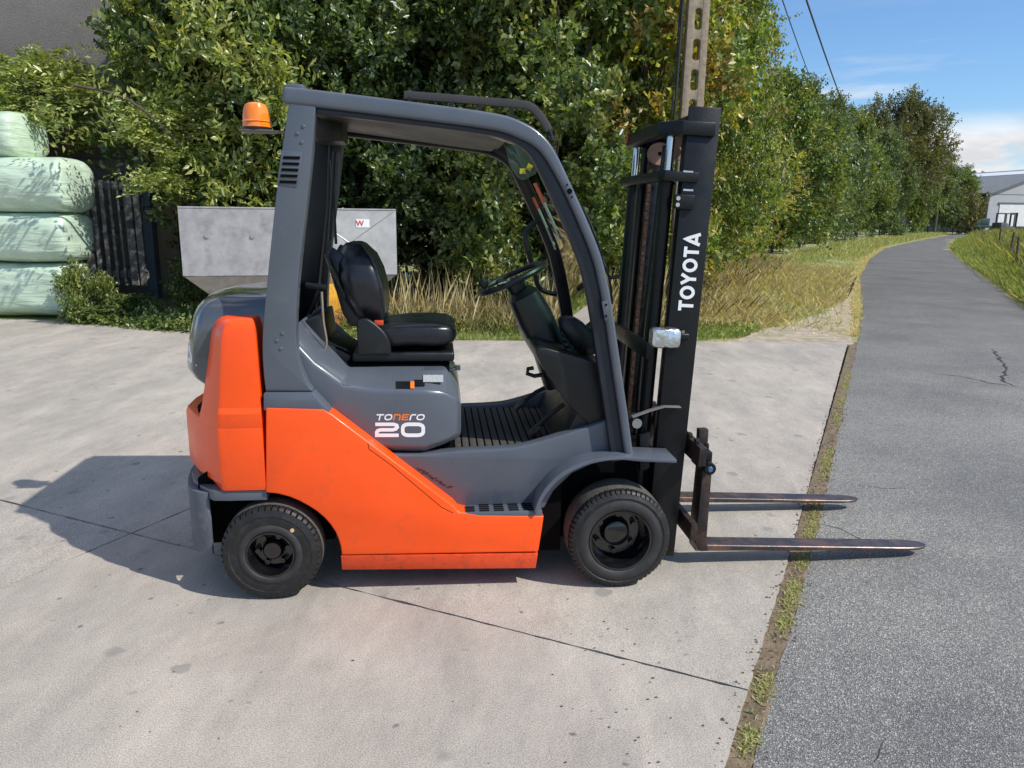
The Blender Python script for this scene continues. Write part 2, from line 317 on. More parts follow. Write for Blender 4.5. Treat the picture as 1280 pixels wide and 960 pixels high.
def asphalt_material():
    m = bpy.data.materials.new('old_asphalt'); m.use_nodes = True; t = m.node_tree; b = t.nodes['Principled BSDF']; b.inputs['Roughness'].default_value = 0.82
    tc = N(t, 'ShaderNodeTexCoord'); O = tc.outputs['Object']
    v = N(t, 'ShaderNodeTexVoronoi', Scale=260.0); t.links.new(O, v.inputs[0])
    hsv = N(t, 'ShaderNodeSeparateColor'); t.links.new(v.outputs['Color'], hsv.inputs[0])
    r = N(t, 'ShaderNodeValToRGB'); t.links.new(hsv.outputs[0], r.inputs[0]); e = r.color_ramp.elements
    e[0].position = 0.0; e[0].color = (0.10, 0.098, 0.094, 1); e[1].position = 1.0; e[1].color = (0.64, 0.61, 0.53, 1)
    for p, cc in ((0.45, 0.175), (0.75, 0.26), (0.92, 0.38)):
        q = e.new(p); q.color = (cc, cc * 0.985, cc * 0.94, 1)
    n = N(t, 'ShaderNodeTexNoise', Scale=0.8, Detail=8.0, Roughness=0.65); t.links.new(O, n.inputs[0])
    r2 = N(t, 'ShaderNodeValToRGB'); t.links.new(n.outputs[0], r2.inputs[0]); e = r2.color_ramp.elements; e[0].position = 0.35; e[0].color = (0.76, 0.76, 0.77, 1); e[1].position = 0.66; e[1].color = (1.22, 1.20, 1.15, 1)
    mm = N(t, 'ShaderNodeMix', data_type='RGBA', blend_type='MULTIPLY'); mm.inputs[0].default_value = 1; t.links.new(r.outputs[0], mm.inputs[6]); t.links.new(r2.outputs[0], mm.inputs[7])
    # pale worn gravel patches
    n2 = N(t, 'ShaderNodeTexNoise', Scale=1.7, Detail=7.0, Roughness=0.7); t.links.new(O, n2.inputs[0])
    r3 = N(t, 'ShaderNodeValToRGB'); t.links.new(n2.outputs[0], r3.inputs[0]); e = r3.color_ramp.elements; e[0].position = 0.62; e[0].color = (0, 0, 0, 1); e[1].position = 0.74; e[1].color = (0.55, 0.55, 0.55, 1)
    m2 = N(t, 'ShaderNodeMix', data_type='RGBA'); t.links.new(r3.outputs[0], m2.inputs[0]); t.links.new(mm.outputs[2], m2.inputs[6]); m2.inputs[7].default_value = (0.34, 0.31, 0.25, 1)
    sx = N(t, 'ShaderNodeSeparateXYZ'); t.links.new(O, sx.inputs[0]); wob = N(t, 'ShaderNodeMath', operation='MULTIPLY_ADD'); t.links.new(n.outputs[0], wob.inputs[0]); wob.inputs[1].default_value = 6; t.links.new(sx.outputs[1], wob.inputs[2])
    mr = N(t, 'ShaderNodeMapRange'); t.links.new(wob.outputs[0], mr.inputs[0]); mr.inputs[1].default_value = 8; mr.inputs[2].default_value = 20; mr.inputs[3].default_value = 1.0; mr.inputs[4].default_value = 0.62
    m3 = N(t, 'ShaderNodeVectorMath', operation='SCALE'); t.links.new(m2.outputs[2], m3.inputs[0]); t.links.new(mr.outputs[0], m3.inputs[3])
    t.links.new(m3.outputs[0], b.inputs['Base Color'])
    bp = N(t, 'ShaderNodeBump', Distance=0.004, Strength=0.8); t.links.new(v.outputs['Distance'], bp.inputs['Height'])
    n4 = N(t, 'ShaderNodeTexNoise', Scale=2.5, Detail=4.0); t.links.new(O, n4.inputs[0]); bp2 = N(t, 'ShaderNodeBump', Distance=0.02); t.links.new(n4.outputs[0], bp2.inputs['Height']); t.links.new(bp.outputs[0], bp2.inputs['Normal'])
    t.links.new(bp2.outputs[0], b.inputs['Normal'])
    return m
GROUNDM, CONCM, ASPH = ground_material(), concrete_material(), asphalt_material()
SOILM = mat('dry_soil', (0.17, 0.125, 0.08), 0.95, var=0.35, vscale=18, bump=0.01, bscale=40)
GRAVM = mat('pale_gravel_soil', (0.42, 0.35, 0.26), 0.95, var=0.3, vscale=9, bump=0.01, bscale=60, dirt=(0.22, 0.20, 0.09), dscale=2.5, dth=(0.5, 0.62))

RL = [(-6.6, -13.4), (-0.25, -0.05), (0.75, 2.02), (1.52, 3.56), (4.55, 9.99), (6.4, 14.0), (9.6, 21.4), (14.2, 31), (20.5, 43), (30, 58), (47, 84), (70, 110)]
RR = [(1.0, -13.0), (5.3, 4.5), (7.0, 8.9), (9.49, 14.26), (14.3, 24.0), (18.5, 32.5), (23.2, 41.6), (33.9, 60), (50, 82), (74, 106)]
def road_left(y):
    return float(np.interp(y, [p[1] for p in RL], [p[0] for p in RL]))
def road_right(y):
    return float(np.interp(y, [p[1] for p in RR], [p[0] for p in RR]))
def bank(x, y):                                      # ground height outside yard and road
    z = -0.035
    if y > 9:
        xr = road_right(y); d = x - xr
        if d > 0: z += 0.30 * min(1, d / 1.6) + 0.10 * min(1, d / 5)
        dl = road_left(y) - x
        if dl > 0 and y > 10.4: z += 0.10 * min(1, dl / 2.0) * min(1, (y - 10.4) / 3)
    elif x > road_right(y): z += 0.30 * min(1, (x - road_right(y)) / 1.6)
    return z
def make_ground():
    xs = sorted(set([-600, -300, -150, -80, -50, -30, -20] + list(np.arange(-14, 30, 0.5)) + list(np.arange(30, 80, 2.5)) + [100, 150, 300, 600]))
    ys = sorted(set([-200, -60, -20, -5] + list(np.arange(0, 40, 0.5)) + list(np.arange(40, 110, 2.5)) + [140, 200, 400, 900, 1600]))
    v = []
    for y in ys:
        for x in xs:
            z = bank(x, y)
            if y > 10.6 or x > road_right(y) + 0.3:
                if not (road_left(y) - 0.3 < x < road_right(y) + 0.3) and y < 120: z += 0.05 * noise.noise(Vector((x * 0.9, y * 0.9, 0)))
            if road_left(y) - 0.55 < x < road_right(y) + 0.55: z = -0.02
            if y < 9.6 and x < road_right(y): z = -0.09
            v.append((x, y, z))
    n = len(xs); f = [(j * n + i, j * n + i + 1, (j + 1) * n + i + 1, (j + 1) * n + i) for j in range(len(ys) - 1) for i in range(n - 1)]
    return B().add(v, f).build('ground', GROUNDM, kind='structure', angle=80)
make_ground()
# asphalt with a ragged left edge
def make_road():
    left = []
    ys = list(np.arange(-4, 14, 0.07)) + list(np.arange(14, 108, 1.0))
    for y in ys:
        w = -0.012 + 0.028 * noise.noise(Vector((y * 1.9, 0, 0))) + 0.014 * noise.noise(Vector((y * 9, 3, 0)))
        left.append((road_left(y) + (0.0 if y < 9.9 else 0.0) + w * (1 if y < 14 else 2), y))
    right = [(road_right(y) + 0.05 * noise.noise(Vector((y * 2, 9, 0))), y) for y in ys]
    v = []; f = []; K = 9
    for (a, b) in zip(left, right):
        for k in range(K):
            t = k / (K - 1); v.append((a[0] + (b[0] - a[0]) * t, a[1], -0.012 + 0.03 * math.sin(math.pi * t)))
    for j in range(len(ys) - 1):
        for k in range(K - 1): f.append((j * K + k, j * K + k + 1, (j + 1) * K + k + 1, (j + 1) * K + k))
    n0 = len(v)
    for j, a in enumerate(left): v.append((a[0], a[1], -0.06))
    for j in range(len(ys) - 1): f.append((j * K, (j + 1) * K, n0 + j + 1, n0 + j))
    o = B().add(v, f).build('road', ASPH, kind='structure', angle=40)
    return o
ROAD = make_road()
def road_z(x, y):
    a, b = road_left(y), road_right(y); t = min(1, max(0, (x - a) / (b - a))); return -0.012 + 0.03 * math.sin(math.pi * t)
# cracks: ragged sunken tar lines on the road
CRACKM = mat('crack_dark', (0.035, 0.032, 0.03), 0.95, var=0.3, vscale=30)
def crack(pts, w, parent=ROAD, zf=road_z, name='crack', seed=0, amp=0.02, m=CRACKM):
    P = [gnd(*p) for p in pts]; r_ = random.Random(seed); pl = []
    for i in range(len(P) - 1):
        n = max(2, int((P[i + 1] - P[i]).length / 0.05))
        for k in range(n): pl.append(P[i].lerp(P[i + 1], k / n))
    pl.append(P[-1]); v = []; f = []
    for i, p in enumerate(pl):
        d = (pl[min(i + 1, len(pl) - 1)] - pl[max(i - 1, 0)]).normalized(); s_ = Vector((-d.y, d.x, 0))
        off = amp * noise.noise(Vector((i * 0.35, seed, 0))) * 2 + amp * 0.8 * noise.noise(Vector((i * 1.3, seed, 4)))
        ww = w * (0.35 + r_.random()) * min(1, (i + 1) / 5, (len(pl) - i) / 5)
        for q in (-1, 1):
            c = p + s_ * (off + q * ww / 2); v.append((c.x, c.y, zf(c.x, c.y) + 0.0015))
    for i in range(len(pl) - 1): f.append((2 * i, 2 * i + 1, 2 * i + 3, 2 * i + 2))
    return B().add(v, f).build(name, m, parent)
crack([(1014, 650), (1048, 660), (1080, 672), (1120, 682), (1158, 690)], 0.008, seed=1)
crack([(1240, 438), (1258, 462), (1252, 478), (1268, 485)], 0.03, seed=2)
crack([(1160, 468), (1200, 472), (1240, 482), (1279, 486)], 0.018, seed=3)
crack([(1104, 926), (1096, 944), (1094, 958)], 0.010, seed=4)
crack([(1060, 605), (1110, 610), (1160, 612)], 0.005, seed=5)

# yard: concrete slabs with open joints on a soil bed
ua, va = np.array([0.909, -0.416]), np.array([0.416, 0.909])
def uv(u, v): return (ua * u + va * v)
yard = B().slab([(-18, -2), (-0.55, -2), (-0.5, -0.05), (0.55, 2.02), (1.30, 3.56), (4.30, 9.95), (-1.65, 9.78), (-4.2, 10.55), (-6.9, 11.2), (-18, 12)], -0.30, -0.022).build('yard', SOILM, kind='structure')
def clip(poly, nx, ny, c):                            # keep nx*x+ny*y <= c
    o = []
    for i in range(len(poly)):
        a, b = poly[i], poly[(i + 1) % len(poly)]; da, db = nx * a[0] + ny * a[1] - c, nx * b[0] + ny * b[1] - c
        if da <= 0: o.append(a)
        if (da < 0) != (db < 0):
            t = da / (da - db); o.append((a[0] + (b[0] - a[0]) * t, a[1] + (b[1] - a[1]) * t))
    return o
outline = [(-18, -1.5), (-1.0, -1.5), (0.66, 2.02), (1.40, 3.56), (4.40, 9.99), (-1.65, 9.73), (-4.2, 10.5), (-6.9, 11.16), (-18, 11.9)]
ul = [-22, -18.6, -15.5, -12.4, -9.35, -7.75, -3.25, 3.0]; vl = [-9, -3.7, 2.5, 22]
G = 0.0055
for i in range(len(ul) - 1):
    for j in range(len(vl) - 1):
        p = clip(outline, ua[0], ua[1], ul[i + 1] - G); p = clip(p, -ua[0], -ua[1], -(ul[i] + G)) if len(p) > 2 else p
        p = clip(p, va[0], va[1], vl[j + 1] - G) if len(p) > 2 else p; p = clip(p, -va[0], -va[1], -(vl[j] + G)) if len(p) > 2 else p
        if len(p) < 3: continue
        # ragged arrises along the joints
        q = []
        for a in range(len(p)):
            s_, e_ = Vector(p[a]), Vector(p[(a + 1) % len(p)]); n = max(1, int((e_ - s_).length / 0.045)); d = (e_ - s_).normalized() if (e_ - s_).length > 0 else Vector((1, 0)); pr = Vector((-d.y, d.x))
            for k in range(n):
                c = s_.lerp(e_, k / n)
                if k: c = c + pr * (0.005 * noise.noise(Vector((c.x * 14, c.y * 14, 1))) + 0.005 * noise.noise(Vector((c.x * 40, c.y * 40, 1))))
                q.append(c)
        dz = rnd.uniform(-0.002, 0.0)
        B().slab(q, -0.021, dz).build('concrete_slab', CONCM, yard)
# earth strip between slab and asphalt
def strip():
    v = []; f = []; ys = np.arange(0.2, 10.1, 0.04); K = 9
    for y in ys:
        for k in range(K):
            t = k / (K - 1); x = road_left(y) - 0.118 + 0.15 * t
            v.append((x, y, -0.014 + 0.007 * noise.noise(Vector((x * 16, y * 9, 0))) - (0.035 if k == K - 1 else 0.028 if k == K - 2 else 0)))
    for j in range(len(ys) - 1):
        for k in range(K - 1): f.append((j * K + k, j * K + k + 1, (j + 1) * K + k + 1, (j + 1) * K + k))
    return B().add(v, f).build('soil_strip', SOILM, kind='structure', angle=80)
strip()
GRV = [tuple(gnd(*p)[:2]) for p in ((905, 430), (1066, 430), (1066, 420), (1064, 372), (1072, 344), (1066, 350), (1056, 374), (1030, 392), (985, 404), (940, 416))]
def in_gravel(x, y):
    c = False
    for i in range(len(GRV)):
        (a, b), (d, e) = GRV[i], GRV[i - 1]
        if (b > y) != (e > y) and x < (d - a) * (y - b) / (e - b) + a: c = not c
    return c
def gravel():
    o = GRV; q = []
    for a in range(len(o)):
        e_, f_ = Vector(o[a]), Vector(o[(a + 1) % len(o)]); n = max(1, int((f_ - e_).length / 0.1)); pr = (f_ - e_).normalized(); pr = Vector((-pr.y, pr.x))
        for k in range(n):
            c = e_.lerp(f_, k / n); q.append(c + pr * (0.12 * noise.noise(Vector((c.x * 3, c.y * 3, 7))) + 0.05 * noise.noise(Vector((c.x * 11, c.y * 11, 7)))))
    return B().slab(q, -0.2, -0.004).build('gravel_patch', GRAVM, kind='structure')
gravel()

# ------------------------------------------------------------------ grass and leaves (numpy)
def tri_mesh(name, V, nper, m, parent=None, **t):
    """V: (n, k, 3) array; each row becomes a strip fan of k vertices"""
    n, k, _ = V.shape; me = bpy.data.meshes.new(name)
    if k == 3: idx = np.arange(n * 3).reshape(n, 3); tri = idx
    else:                                              # 4 verts: base, left, tip, right -> two folded triangles
        b = np.arange(n)[:, None] * 4; tri = np.concatenate([b + np.array([0, 1, 2]), b + np.array([0, 2, 3])], axis=1).reshape(-1, 3)
    me.vertices.add(n * k); me.vertices.foreach_set('co', V.reshape(-1).astype(np.float32))
    me.loops.add(tri.size); me.loops.foreach_set('vertex_index', tri.reshape(-1).astype(np.int32))
    me.polygons.add(len(tri)); me.polygons.foreach_set('loop_start', (np.arange(len(tri)) * 3).astype(np.int32))
    me.update(calc_edges=True); me.materials.append(m)
    if name is None: return me
    o = bpy.data.objects.new(name, me); COL.objects.link(o); o.parent = parent; tag(o, **t); return o
def foliage_mat(name, cols, tint=None, gloss=0.35, nscale=0.9, trans=0.35, tth=(0.58, 0.7)):
    m = bpy.data.materials.new(name); m.use_nodes = True; t = m.node_tree; t.nodes.clear()
    o = N(t, 'ShaderNodeOutputMaterial'); b = N(t, 'ShaderNodeBsdfPrincipled', Roughness=gloss); b.inputs['Specular IOR Level'].default_value = 0.6
    g = N(t, 'ShaderNodeNewGeometry'); r = N(t, 'ShaderNodeValToRGB'); t.links.new(g.outputs['Random Per Island'], r.inputs[0]); e = r.color_ramp.elements
    e[0].position = 0; e[0].color = (*cols[0], 1); e[1].position = 1; e[1].color = (*cols[-1], 1)
    for i, c in enumerate(cols[1:-1]):
        q = e.new((i + 1) / (len(cols) - 1)); q.color = (*c, 1)
    c = r.outputs[0]; tc = N(t, 'ShaderNodeTexCoord')
    if tint:
        for k, (tc_, amt) in enumerate(tint):
            n = N(t, 'ShaderNodeTexNoise', Scale=nscale * (1 + 0.6 * k), Detail=3.0); mp = N(t, 'ShaderNodeMapping', Location=(k * 7.3, 0, 0)); t.links.new(g.outputs['Position'], mp.inputs[0]); t.links.new(mp.outputs[0], n.inputs[0])
            # broken up leaf by leaf
            ad = N(t, 'ShaderNodeMath', operation='MULTIPLY_ADD'); t.links.new(g.outputs['Random Per Island'], ad.inputs[0]); ad.inputs[1].default_value = 0.22; t.links.new(n.outputs[0], ad.inputs[2])
            rr = N(t, 'ShaderNodeValToRGB'); t.links.new(ad.outputs[0], rr.inputs[0]); q = rr.color_ramp.elements; q[0].position = tth[0] + 0.06; q[1].position = tth[1] + 0.08; q[1].color = (amt,) * 3 + (1,)
            x = N(t, 'ShaderNodeMix', data_type='RGBA'); t.links.new(rr.outputs[0], x.inputs[0]); t.links.new(c, x.inputs[6]); x.inputs[7].default_value = (*tc_, 1); c = x.outputs[2]
    t.links.new(c, b.inputs['Base Color'])
    tl = N(t, 'ShaderNodeBsdfTranslucent'); x = N(t, 'ShaderNodeMix', data_type='RGBA', blend_type='MULTIPLY'); x.inputs[0].default_value = 1; t.links.new(c, x.inputs[6]); x.inputs[7].default_value = (1.5, 1.6, 0.5, 1); t.links.new(x.outputs[2], tl.inputs[0])
    ms = N(t, 'ShaderNodeMixShader'); ms.inputs[0].default_value = trans; t.links.new(b.outputs[0], ms.inputs[1]); t.links.new(tl.outputs[0], ms.inputs[2]); t.links.new(ms.outputs[0], o.inputs[0])
    return m
def unit(a): return a / (np.linalg.norm(a, axis=-1, keepdims=True) + 1e-9)
def leaves(P, D, leaf, width, lpt, R, twig, rise=0.25):
    """P twig starts, D twig directions -> leaf quads along each twig"""
    n = len(P); k = np.arange(lpt); t = (k + 0.5) / lpt
    S = unit(np.cross(D, R.normal(size=(n, 3)))); U = unit(np.cross(S, D))
    base = P[:, None, :] + D[:, None, :] * (t[None, :, None] * twig * R.uniform(0.6, 1.3, (n, 1, 1)))
    base += U[:, None, :] * (t[None, :, None] ** 2 * -0.12 * twig)
    sgn = np.where(k % 2 == 0, 1, -1)[None, :, None]
    ld = unit(D[:, None, :] * 0.55 + S[:, None, :] * sgn * 0.8 + R.normal(size=(n, lpt, 3)) * 0.35)
    nr = unit(U[:, None, :] * 0.7 + np.array([0, 0, rise]) + R.normal(size=(n, lpt, 3)) * 0.45)
    sd = unit(np.cross(ld, nr)); nr = np.cross(sd, ld)
    s_ = R.uniform(0.6, 1.25, (n, lpt, 1)) * leaf
    a = base; tip = base + ld * s_ - nr * s_ * 0.12; mid = base + ld * s_ * 0.45 + nr * s_ * 0.10
    l = mid + sd * s_ * width; r = mid - sd * s_ * width
    return np.stack([a, l, tip, r], axis=2).reshape(-1, 4, 3)
def crown(seed, size, twigs, lpt, leaf, width=0.27, twig=0.32, lobes=14, base=0.0, shell=0.35, taper=0.5, loose=0.0, void=1.0):
    """unit crown: width size[0], depth size[1], height size[2] standing on z=base"""
    R = np.random.default_rng(seed); cs = []; big = []
    for i in range(lobes):
        h = (i + 0.5) / lobes; w = max(0.12, 1 - taper * (h - 0.35) ** 2 * 2.6 - (0.5 * max(0, h - 0.8) / 0.2 if taper > 0.15 else 0)); a = i * 2.4 + R.uniform(-.6, .6); r = R.uniform(0.17, 0.26) * size[0] * (0.7 + 0.35 * w)
        q = R.uniform(0.75, 1.05) * max(0.04, w * 0.5 - 0.6 * r / size[0])
        c = np.array([math.cos(a) * q * size[0], math.sin(a) * q * size[1], base + r * 0.7 + h * (size[2] - r * 1.5)]); big.append((*c, r))
        for k in range(9):
            dd = unit(R.normal(size=3) + np.array([0.6 * math.cos(a), 0.6 * math.sin(a), 0.25])); cs.append((*(c + dd * r * R.uniform(0.5, 1.0) * np.array([1, 1, 0.8])), r * R.uniform(0.26, 0.48)))
    cs = np.array(cs); i = R.integers(0, len(cs), twigs); d = unit(R.normal(size=(twigs, 3)))
    rr = cs[i, 3:4] * (1 - shell * R.random((twigs, 1)) ** 1.3)
    P = cs[i, :3] + d * rr * np.array([1, 1, 0.85]); P[:, 2] = np.maximum(P[:, 2], base + 0.02)
    q_ = void * 3.4 / size[0]; nv = np.sin(P[:, 0] * 3.3 * q_ + seed + 1.9 * np.sin(P[:, 2] * 1.9 * q_)) * np.cos(P[:, 2] * 2.7 * q_ + seed * 2 + 1.5 * np.sin(P[:, 1] * 2.6 * q_)) + 0.5 * np.sin(P[:, 1] * 4.2 * q_ + P[:, 0] * 2.1 * q_ + seed)
    keep = nv > -0.5; P, d, i = P[keep], d[keep], i[keep]; twigs = len(P)
    D = unit(d + np.array([0, 0, 0.35]) + R.normal(size=(twigs, 3)) * 0.4)
    if loose:                                          # some long shoots
        k = int(twigs * loose); P[:k] += D[:k] * R.uniform(0.1, 0.9, (k, 1)) * 0.6
    return leaves(P, D, leaf, width, lpt, R, twig), np.array(big)
BARK = mat('bark', (0.09, 0.07, 0.05), 0.9, var=0.35, vscale=14, bump=0.01, bscale=25)
BARKP = mat('pale_bark', (0.20, 0.18, 0.15), 0.9, var=0.3, vscale=12, bump=0.006, bscale=25)
def trunk_mesh(cs, seed, r0=0.09, stems=1):
    R = random.Random(seed); b = B(); top = max(c[2] for c in cs)
    for s_ in range(stems):
        ox, oy = (R.uniform(-0.35, 0.35), R.uniform(-0.3, 0.3)) if stems > 1 else (0, 0)
        path = [(ox + R.uniform(-.06, .06) * k, oy + R.uniform(-.06, .06) * k, top * 0.92 * k / 6 - 0.05) for k in range(7)]
        pts = crv(path, 3); n = len(pts)
        rings = [seR(p, (1, 0, 0), (0, 1, 0), r0 * (1 - 0.8 * i / n), r0 * (1 - 0.8 * i / n), 8, 2.0) for i, p in enumerate(pts)]; b.rings(rings)
        for c in cs:
            if R.random() < 0.75 / (1 + 0.0 * stems):
                tz = c[2] * R.uniform(0.45, 0.8); k = min(n - 1, int(tz / (top * 0.92) * n)); a = pts[k]; e = Vector(c[:3]); mid = a.lerp(e, 0.5) + Vector((R.uniform(-.1, .1), R.uniform(-.1, .1), -0.1))
                rad = r0 * 0.4
                pp = crv([a, mid, e], 3); b.rings([seR(p, (1, 0, 0), (0, 1, 0), rad * (1 - 0.75 * i / len(pp)), rad * (1 - 0.75 * i / len(pp)), 5, 2.0) for i, p in enumerate(pp)])
    return b
def mk(name, V, m): 
    o = tri_mesh(name, V, 4, m); me = o.data; bpy.data.objects.remove(o); return me
def tree(name, label, cat, loc, var, mt, scale=(1, 1, 1), rz=0, group=None):
    r_ = empty(name, loc, rz, label=label, cat=cat, group=group); r_.scale = scale
    c = bpy.data.objects.new('crown', var[0]); COL.objects.link(c); c.parent = r_
    c.material_slots[0].link = 'OBJECT'; c.material_slots[0].material = mt; c['kind'] = 'stuff'
    t = bpy.data.objects.new('trunk', var[1]); COL.objects.link(t); t.parent = r_
    return r_
def variant(seed, size, twigs, lpt, leaf, r0=0.07, stems=2, bark=BARK, **k):
    V, cs = crown(seed, size, twigs, lpt, leaf, **k)
    b = trunk_mesh(cs, seed, r0, stems).build('trunk', bark); me = b.data; bpy.data.objects.remove(b)
    return (mk('crown', V, LEAF_DARK), me)
LEAF_DARK = foliage_mat('dark_green_leaves', [(0.0298, 0.0553, 0.0153), (0.0718, 0.1147, 0.0335), (0.1275, 0.186, 0.0638), (0.3, 0.3625, 0.175)], [((0.22, 0.22, 0.05), 0.4)], gloss=0.30)
LEAF_LIGHT = foliage_mat('pale_green_leaves', [(0.092, 0.138, 0.0287), (0.1955, 0.253, 0.0575), (0.345, 0.391, 0.115), (0.529, 0.552, 0.207)], [((0.33, 0.27, 0.04), 0.5)], gloss=0.33)
LEAF_AUT = foliage_mat('autumn_leaves', [(0.09, 0.1482, 0.033), (0.18, 0.2652, 0.06), (0.285, 0.3822, 0.09), (0.45, 0.5304, 0.165)], [((0.66, 0.58, 0.08), 0.6), ((0.45, 0.15, 0.07), 0.5)], gloss=0.4, nscale=0.8, tth=(0.52, 0.66))
LEAF_MID = foliage_mat('mid_green_leaves', [(0.0427, 0.0748, 0.0171), (0.0962, 0.1516, 0.0375), (0.1782, 0.2495, 0.0713), (0.3375, 0.4111, 0.162)], [((0.36, 0.36, 0.07), 0.5), ((0.34, 0.12, 0.05), 0.22)], gloss=0.36, tth=(0.56, 0.7))
LEAF_GREY = foliage_mat('grey_green_leaves', [(0.0625, 0.0938, 0.0375), (0.1125, 0.1562, 0.0688), (0.175, 0.225, 0.1), (0.2625, 0.3, 0.15)], [((0.16, 0.17, 0.04), 0.5)], gloss=0.4)
LEAF_BROWN = foliage_mat('brownish_leaves', [(0.07, 0.075, 0.03), (0.12, 0.115, 0.045), (0.17, 0.14, 0.06), (0.22, 0.22, 0.09)], [((0.06, 0.09, 0.025), 0.6)], gloss=0.45)
V_HEDGE = [variant(11 + i, (3.6, 2.8, 6.8), 4300, 12, 0.115, twig=0.36, lobes=17, taper=0.35, stems=3, width=0.30) for i in range(3)]
V_LAUREL = [variant(31 + i, (2.8, 2.2, 4.2), 1250, 13, 0.15, width=0.21, twig=0.55, lobes=10, taper=0.5, loose=0.12, stems=3) for i in range(2)]
V_FINE = [variant(41 + i, (3.8, 3.4, 6.6), 7000, 11, 0.082, twig=0.36, lobes=18, taper=0.6, stems=2, loose=0.06, width=0.3) for i in range(2)]
V_FAR = [variant(51 + i, (4.8, 4.4, 7.6), 4600, 10, 0.17, width=0.3, twig=0.6, lobes=17, taper=0.7, stems=2, loose=0.05) for i in range(2)]
V_TALL = [variant(61, (11.0, 8, 8.6), 6500, 9, 0.22, width=0.3, twig=0.8, lobes=22, base=3.4, taper=0.75, stems=1, r0=0.22, bark=BARK, shell=0.4)]
V_BUSH = [variant(71 + i, (1.5, 1.2, 1.3), 700, 10, 0.085, width=0.3, twig=0.25, lobes=8, taper=0.2, stems=3, r0=0.015) for i in range(2)]

def X(px, Y): return at(px, 290, Y).x
hg = 'trees of the dense hedge behind the yard'
tree('hedge_tree', 'dark green hedge tree right behind the steel hopper, left part', 'tree', (X(335, 13.2), 13.2, 0), V_HEDGE[0], LEAF_DARK, (1, 1, 1.05), 0.4, hg)
tree('hedge_tree', 'dark green hedge tree seen through the rear of the forklift cab above the hopper', 'tree', (X(430, 13.7), 13.7, 0), V_HEDGE[1], LEAF_DARK, (1.0, 1, 1), 1.9, hg)
tree('hedge_tree', 'dark glossy hedge tree seen in the middle of the forklift cab opening', 'tree', (X(570, 14.1), 14.1, 0), V_HEDGE[2], LEAF_DARK, (1.0, 1, 1.05), 3.1, hg)
tree('hedge_tree', 'dark green hedge tree behind the forklift steering wheel', 'tree', (X(680, 12.9), 12.9, 0), V_HEDGE[0], LEAF_MID, (0.9, 1, 1.02), 4.4, hg)
tree('hedge_tree', 'mixed green hedge tree with red berries behind the forklift mast', 'tree', (X(790, 14.3), 14.3, 0), V_HEDGE[1], LEAF_AUT, (0.95, 1, 1.1), 5.3, hg)
for i, px in enumerate((200, 330, 460, 590, 720)):
    tree('background_tree', ['shaded tree filling the second row behind the left side of the hopper', 'shaded second row tree above the forklift rear pillar', 'shaded second row tree above the forklift roof', 'shaded second row tree above the front of the forklift roof', 'shaded second row tree beside the concrete pole'][i], 'tree', (X(px, 16.3), 16.3, 0), V_HEDGE[(i + 2) % 3], LEAF_DARK if i < 3 else LEAF_MID, (1.25, 1.2, 1.3), i * 1.3, 'second row of hedge trees')
ng = 'trees along the left side of the lane'
tree('hedge_tree', 'yellowing green tree directly right of the concrete pole', 'tree', (X(860, 16.4), 16.4, 0), V_FINE[0], LEAF_MID, (0.8, 1, 1.15), 0.3, hg)
tree('hedge_tree', 'autumn yellow and red leaved tree beyond the top of the black mast', 'tree', (X(876, 19.5), 19.5, 0), V_FINE[1], LEAF_AUT, (0.85, 1, 1.2), 2.2, hg)
tree('background_tree', 'dense green tree rising out of frame behind the autumn tree', 'tree', (X(812, 21.5), 21.5, 0), V_FINE[0], LEAF_MID, (1.25, 1.2, 1.45), 2.9, 'second row of hedge trees')
tree('roadside_tree', 'bright yellow leaved tree where the hedge meets the blue sky', 'tree', (X(862, 24), 24, 0), V_FINE[0], LEAF_AUT, (0.95, 1, 1.2), 4.0, ng)
tree('roadside_tree', 'yellow green tree leaning out beside the blue sky', 'tree', (X(915, 28.5), 28.5, 0), V_FINE[1], LEAF_AUT, (1.05, 1.1, 0.92), 1.0, ng)
tree('roadside_tree', 'dark green tree in the notch before the grey green trees', 'tree', (X(968, 34), 34, 0), V_FAR[0], LEAF_MID, (0.75, 1, 0.98), 1.0, ng)
tree('roadside_tree', 'grey green slender tree left of the brown crowned tree', 'tree', (X(1000, 40), 40, 0), V_FAR[1], LEAF_GREY, (0.78, 0.9, 1.05), 2.0, ng)
tree('roadside_tree', 'grey green tree standing under the left half of the brown crown', 'tree', (X(1030, 47), 47, 0), V_FAR[0], LEAF_GREY, (0.85, 0.9, 1.1), 3.3, ng)
tree('roadside_tree', 'mid green tree below the middle of the brown crown', 'tree', (X(1062, 55), 55, 0), V_FAR[1], LEAF_MID, (0.9, 0.9, 1.12), 4.3, ng)
tree('roadside_tree', 'dark bushy tree at the inside of the bend of the lane', 'tree', (X(1094, 64), 64, 0), V_FAR[0], LEAF_GREY, (1.0, 0.9, 1.1), 5.3, ng)
tree('roadside_tree', 'green tree at the foot of the far wooden pole', 'tree', (X(1130, 74), 74, 0), V_FAR[1], LEAF_MID, (1.05, 0.9, 1.14), 0.3, ng)
tree('roadside_tree', 'small dark tree next to the left end of the barn', 'tree', (X(1164, 83), 83, 0), V_FAR[0], LEAF_GREY, (1.05, 0.9, 1.12), 2.3, ng)
tree('roadside_tree', 'last low dark tree touching the barn roof', 'tree', (X(1197, 92), 92, 0), V_FAR[1], LEAF_MID, (0.95, 0.9, 0.98), 1.3, ng)
tree('roadside_bush', 'rust brown autumn bush at the end of the hedge before the barn', 'bush', (X(1196, 84), 84, 0), V_BUSH[0], LEAF_BROWN, (3.2, 3, 3.6), 0.9)
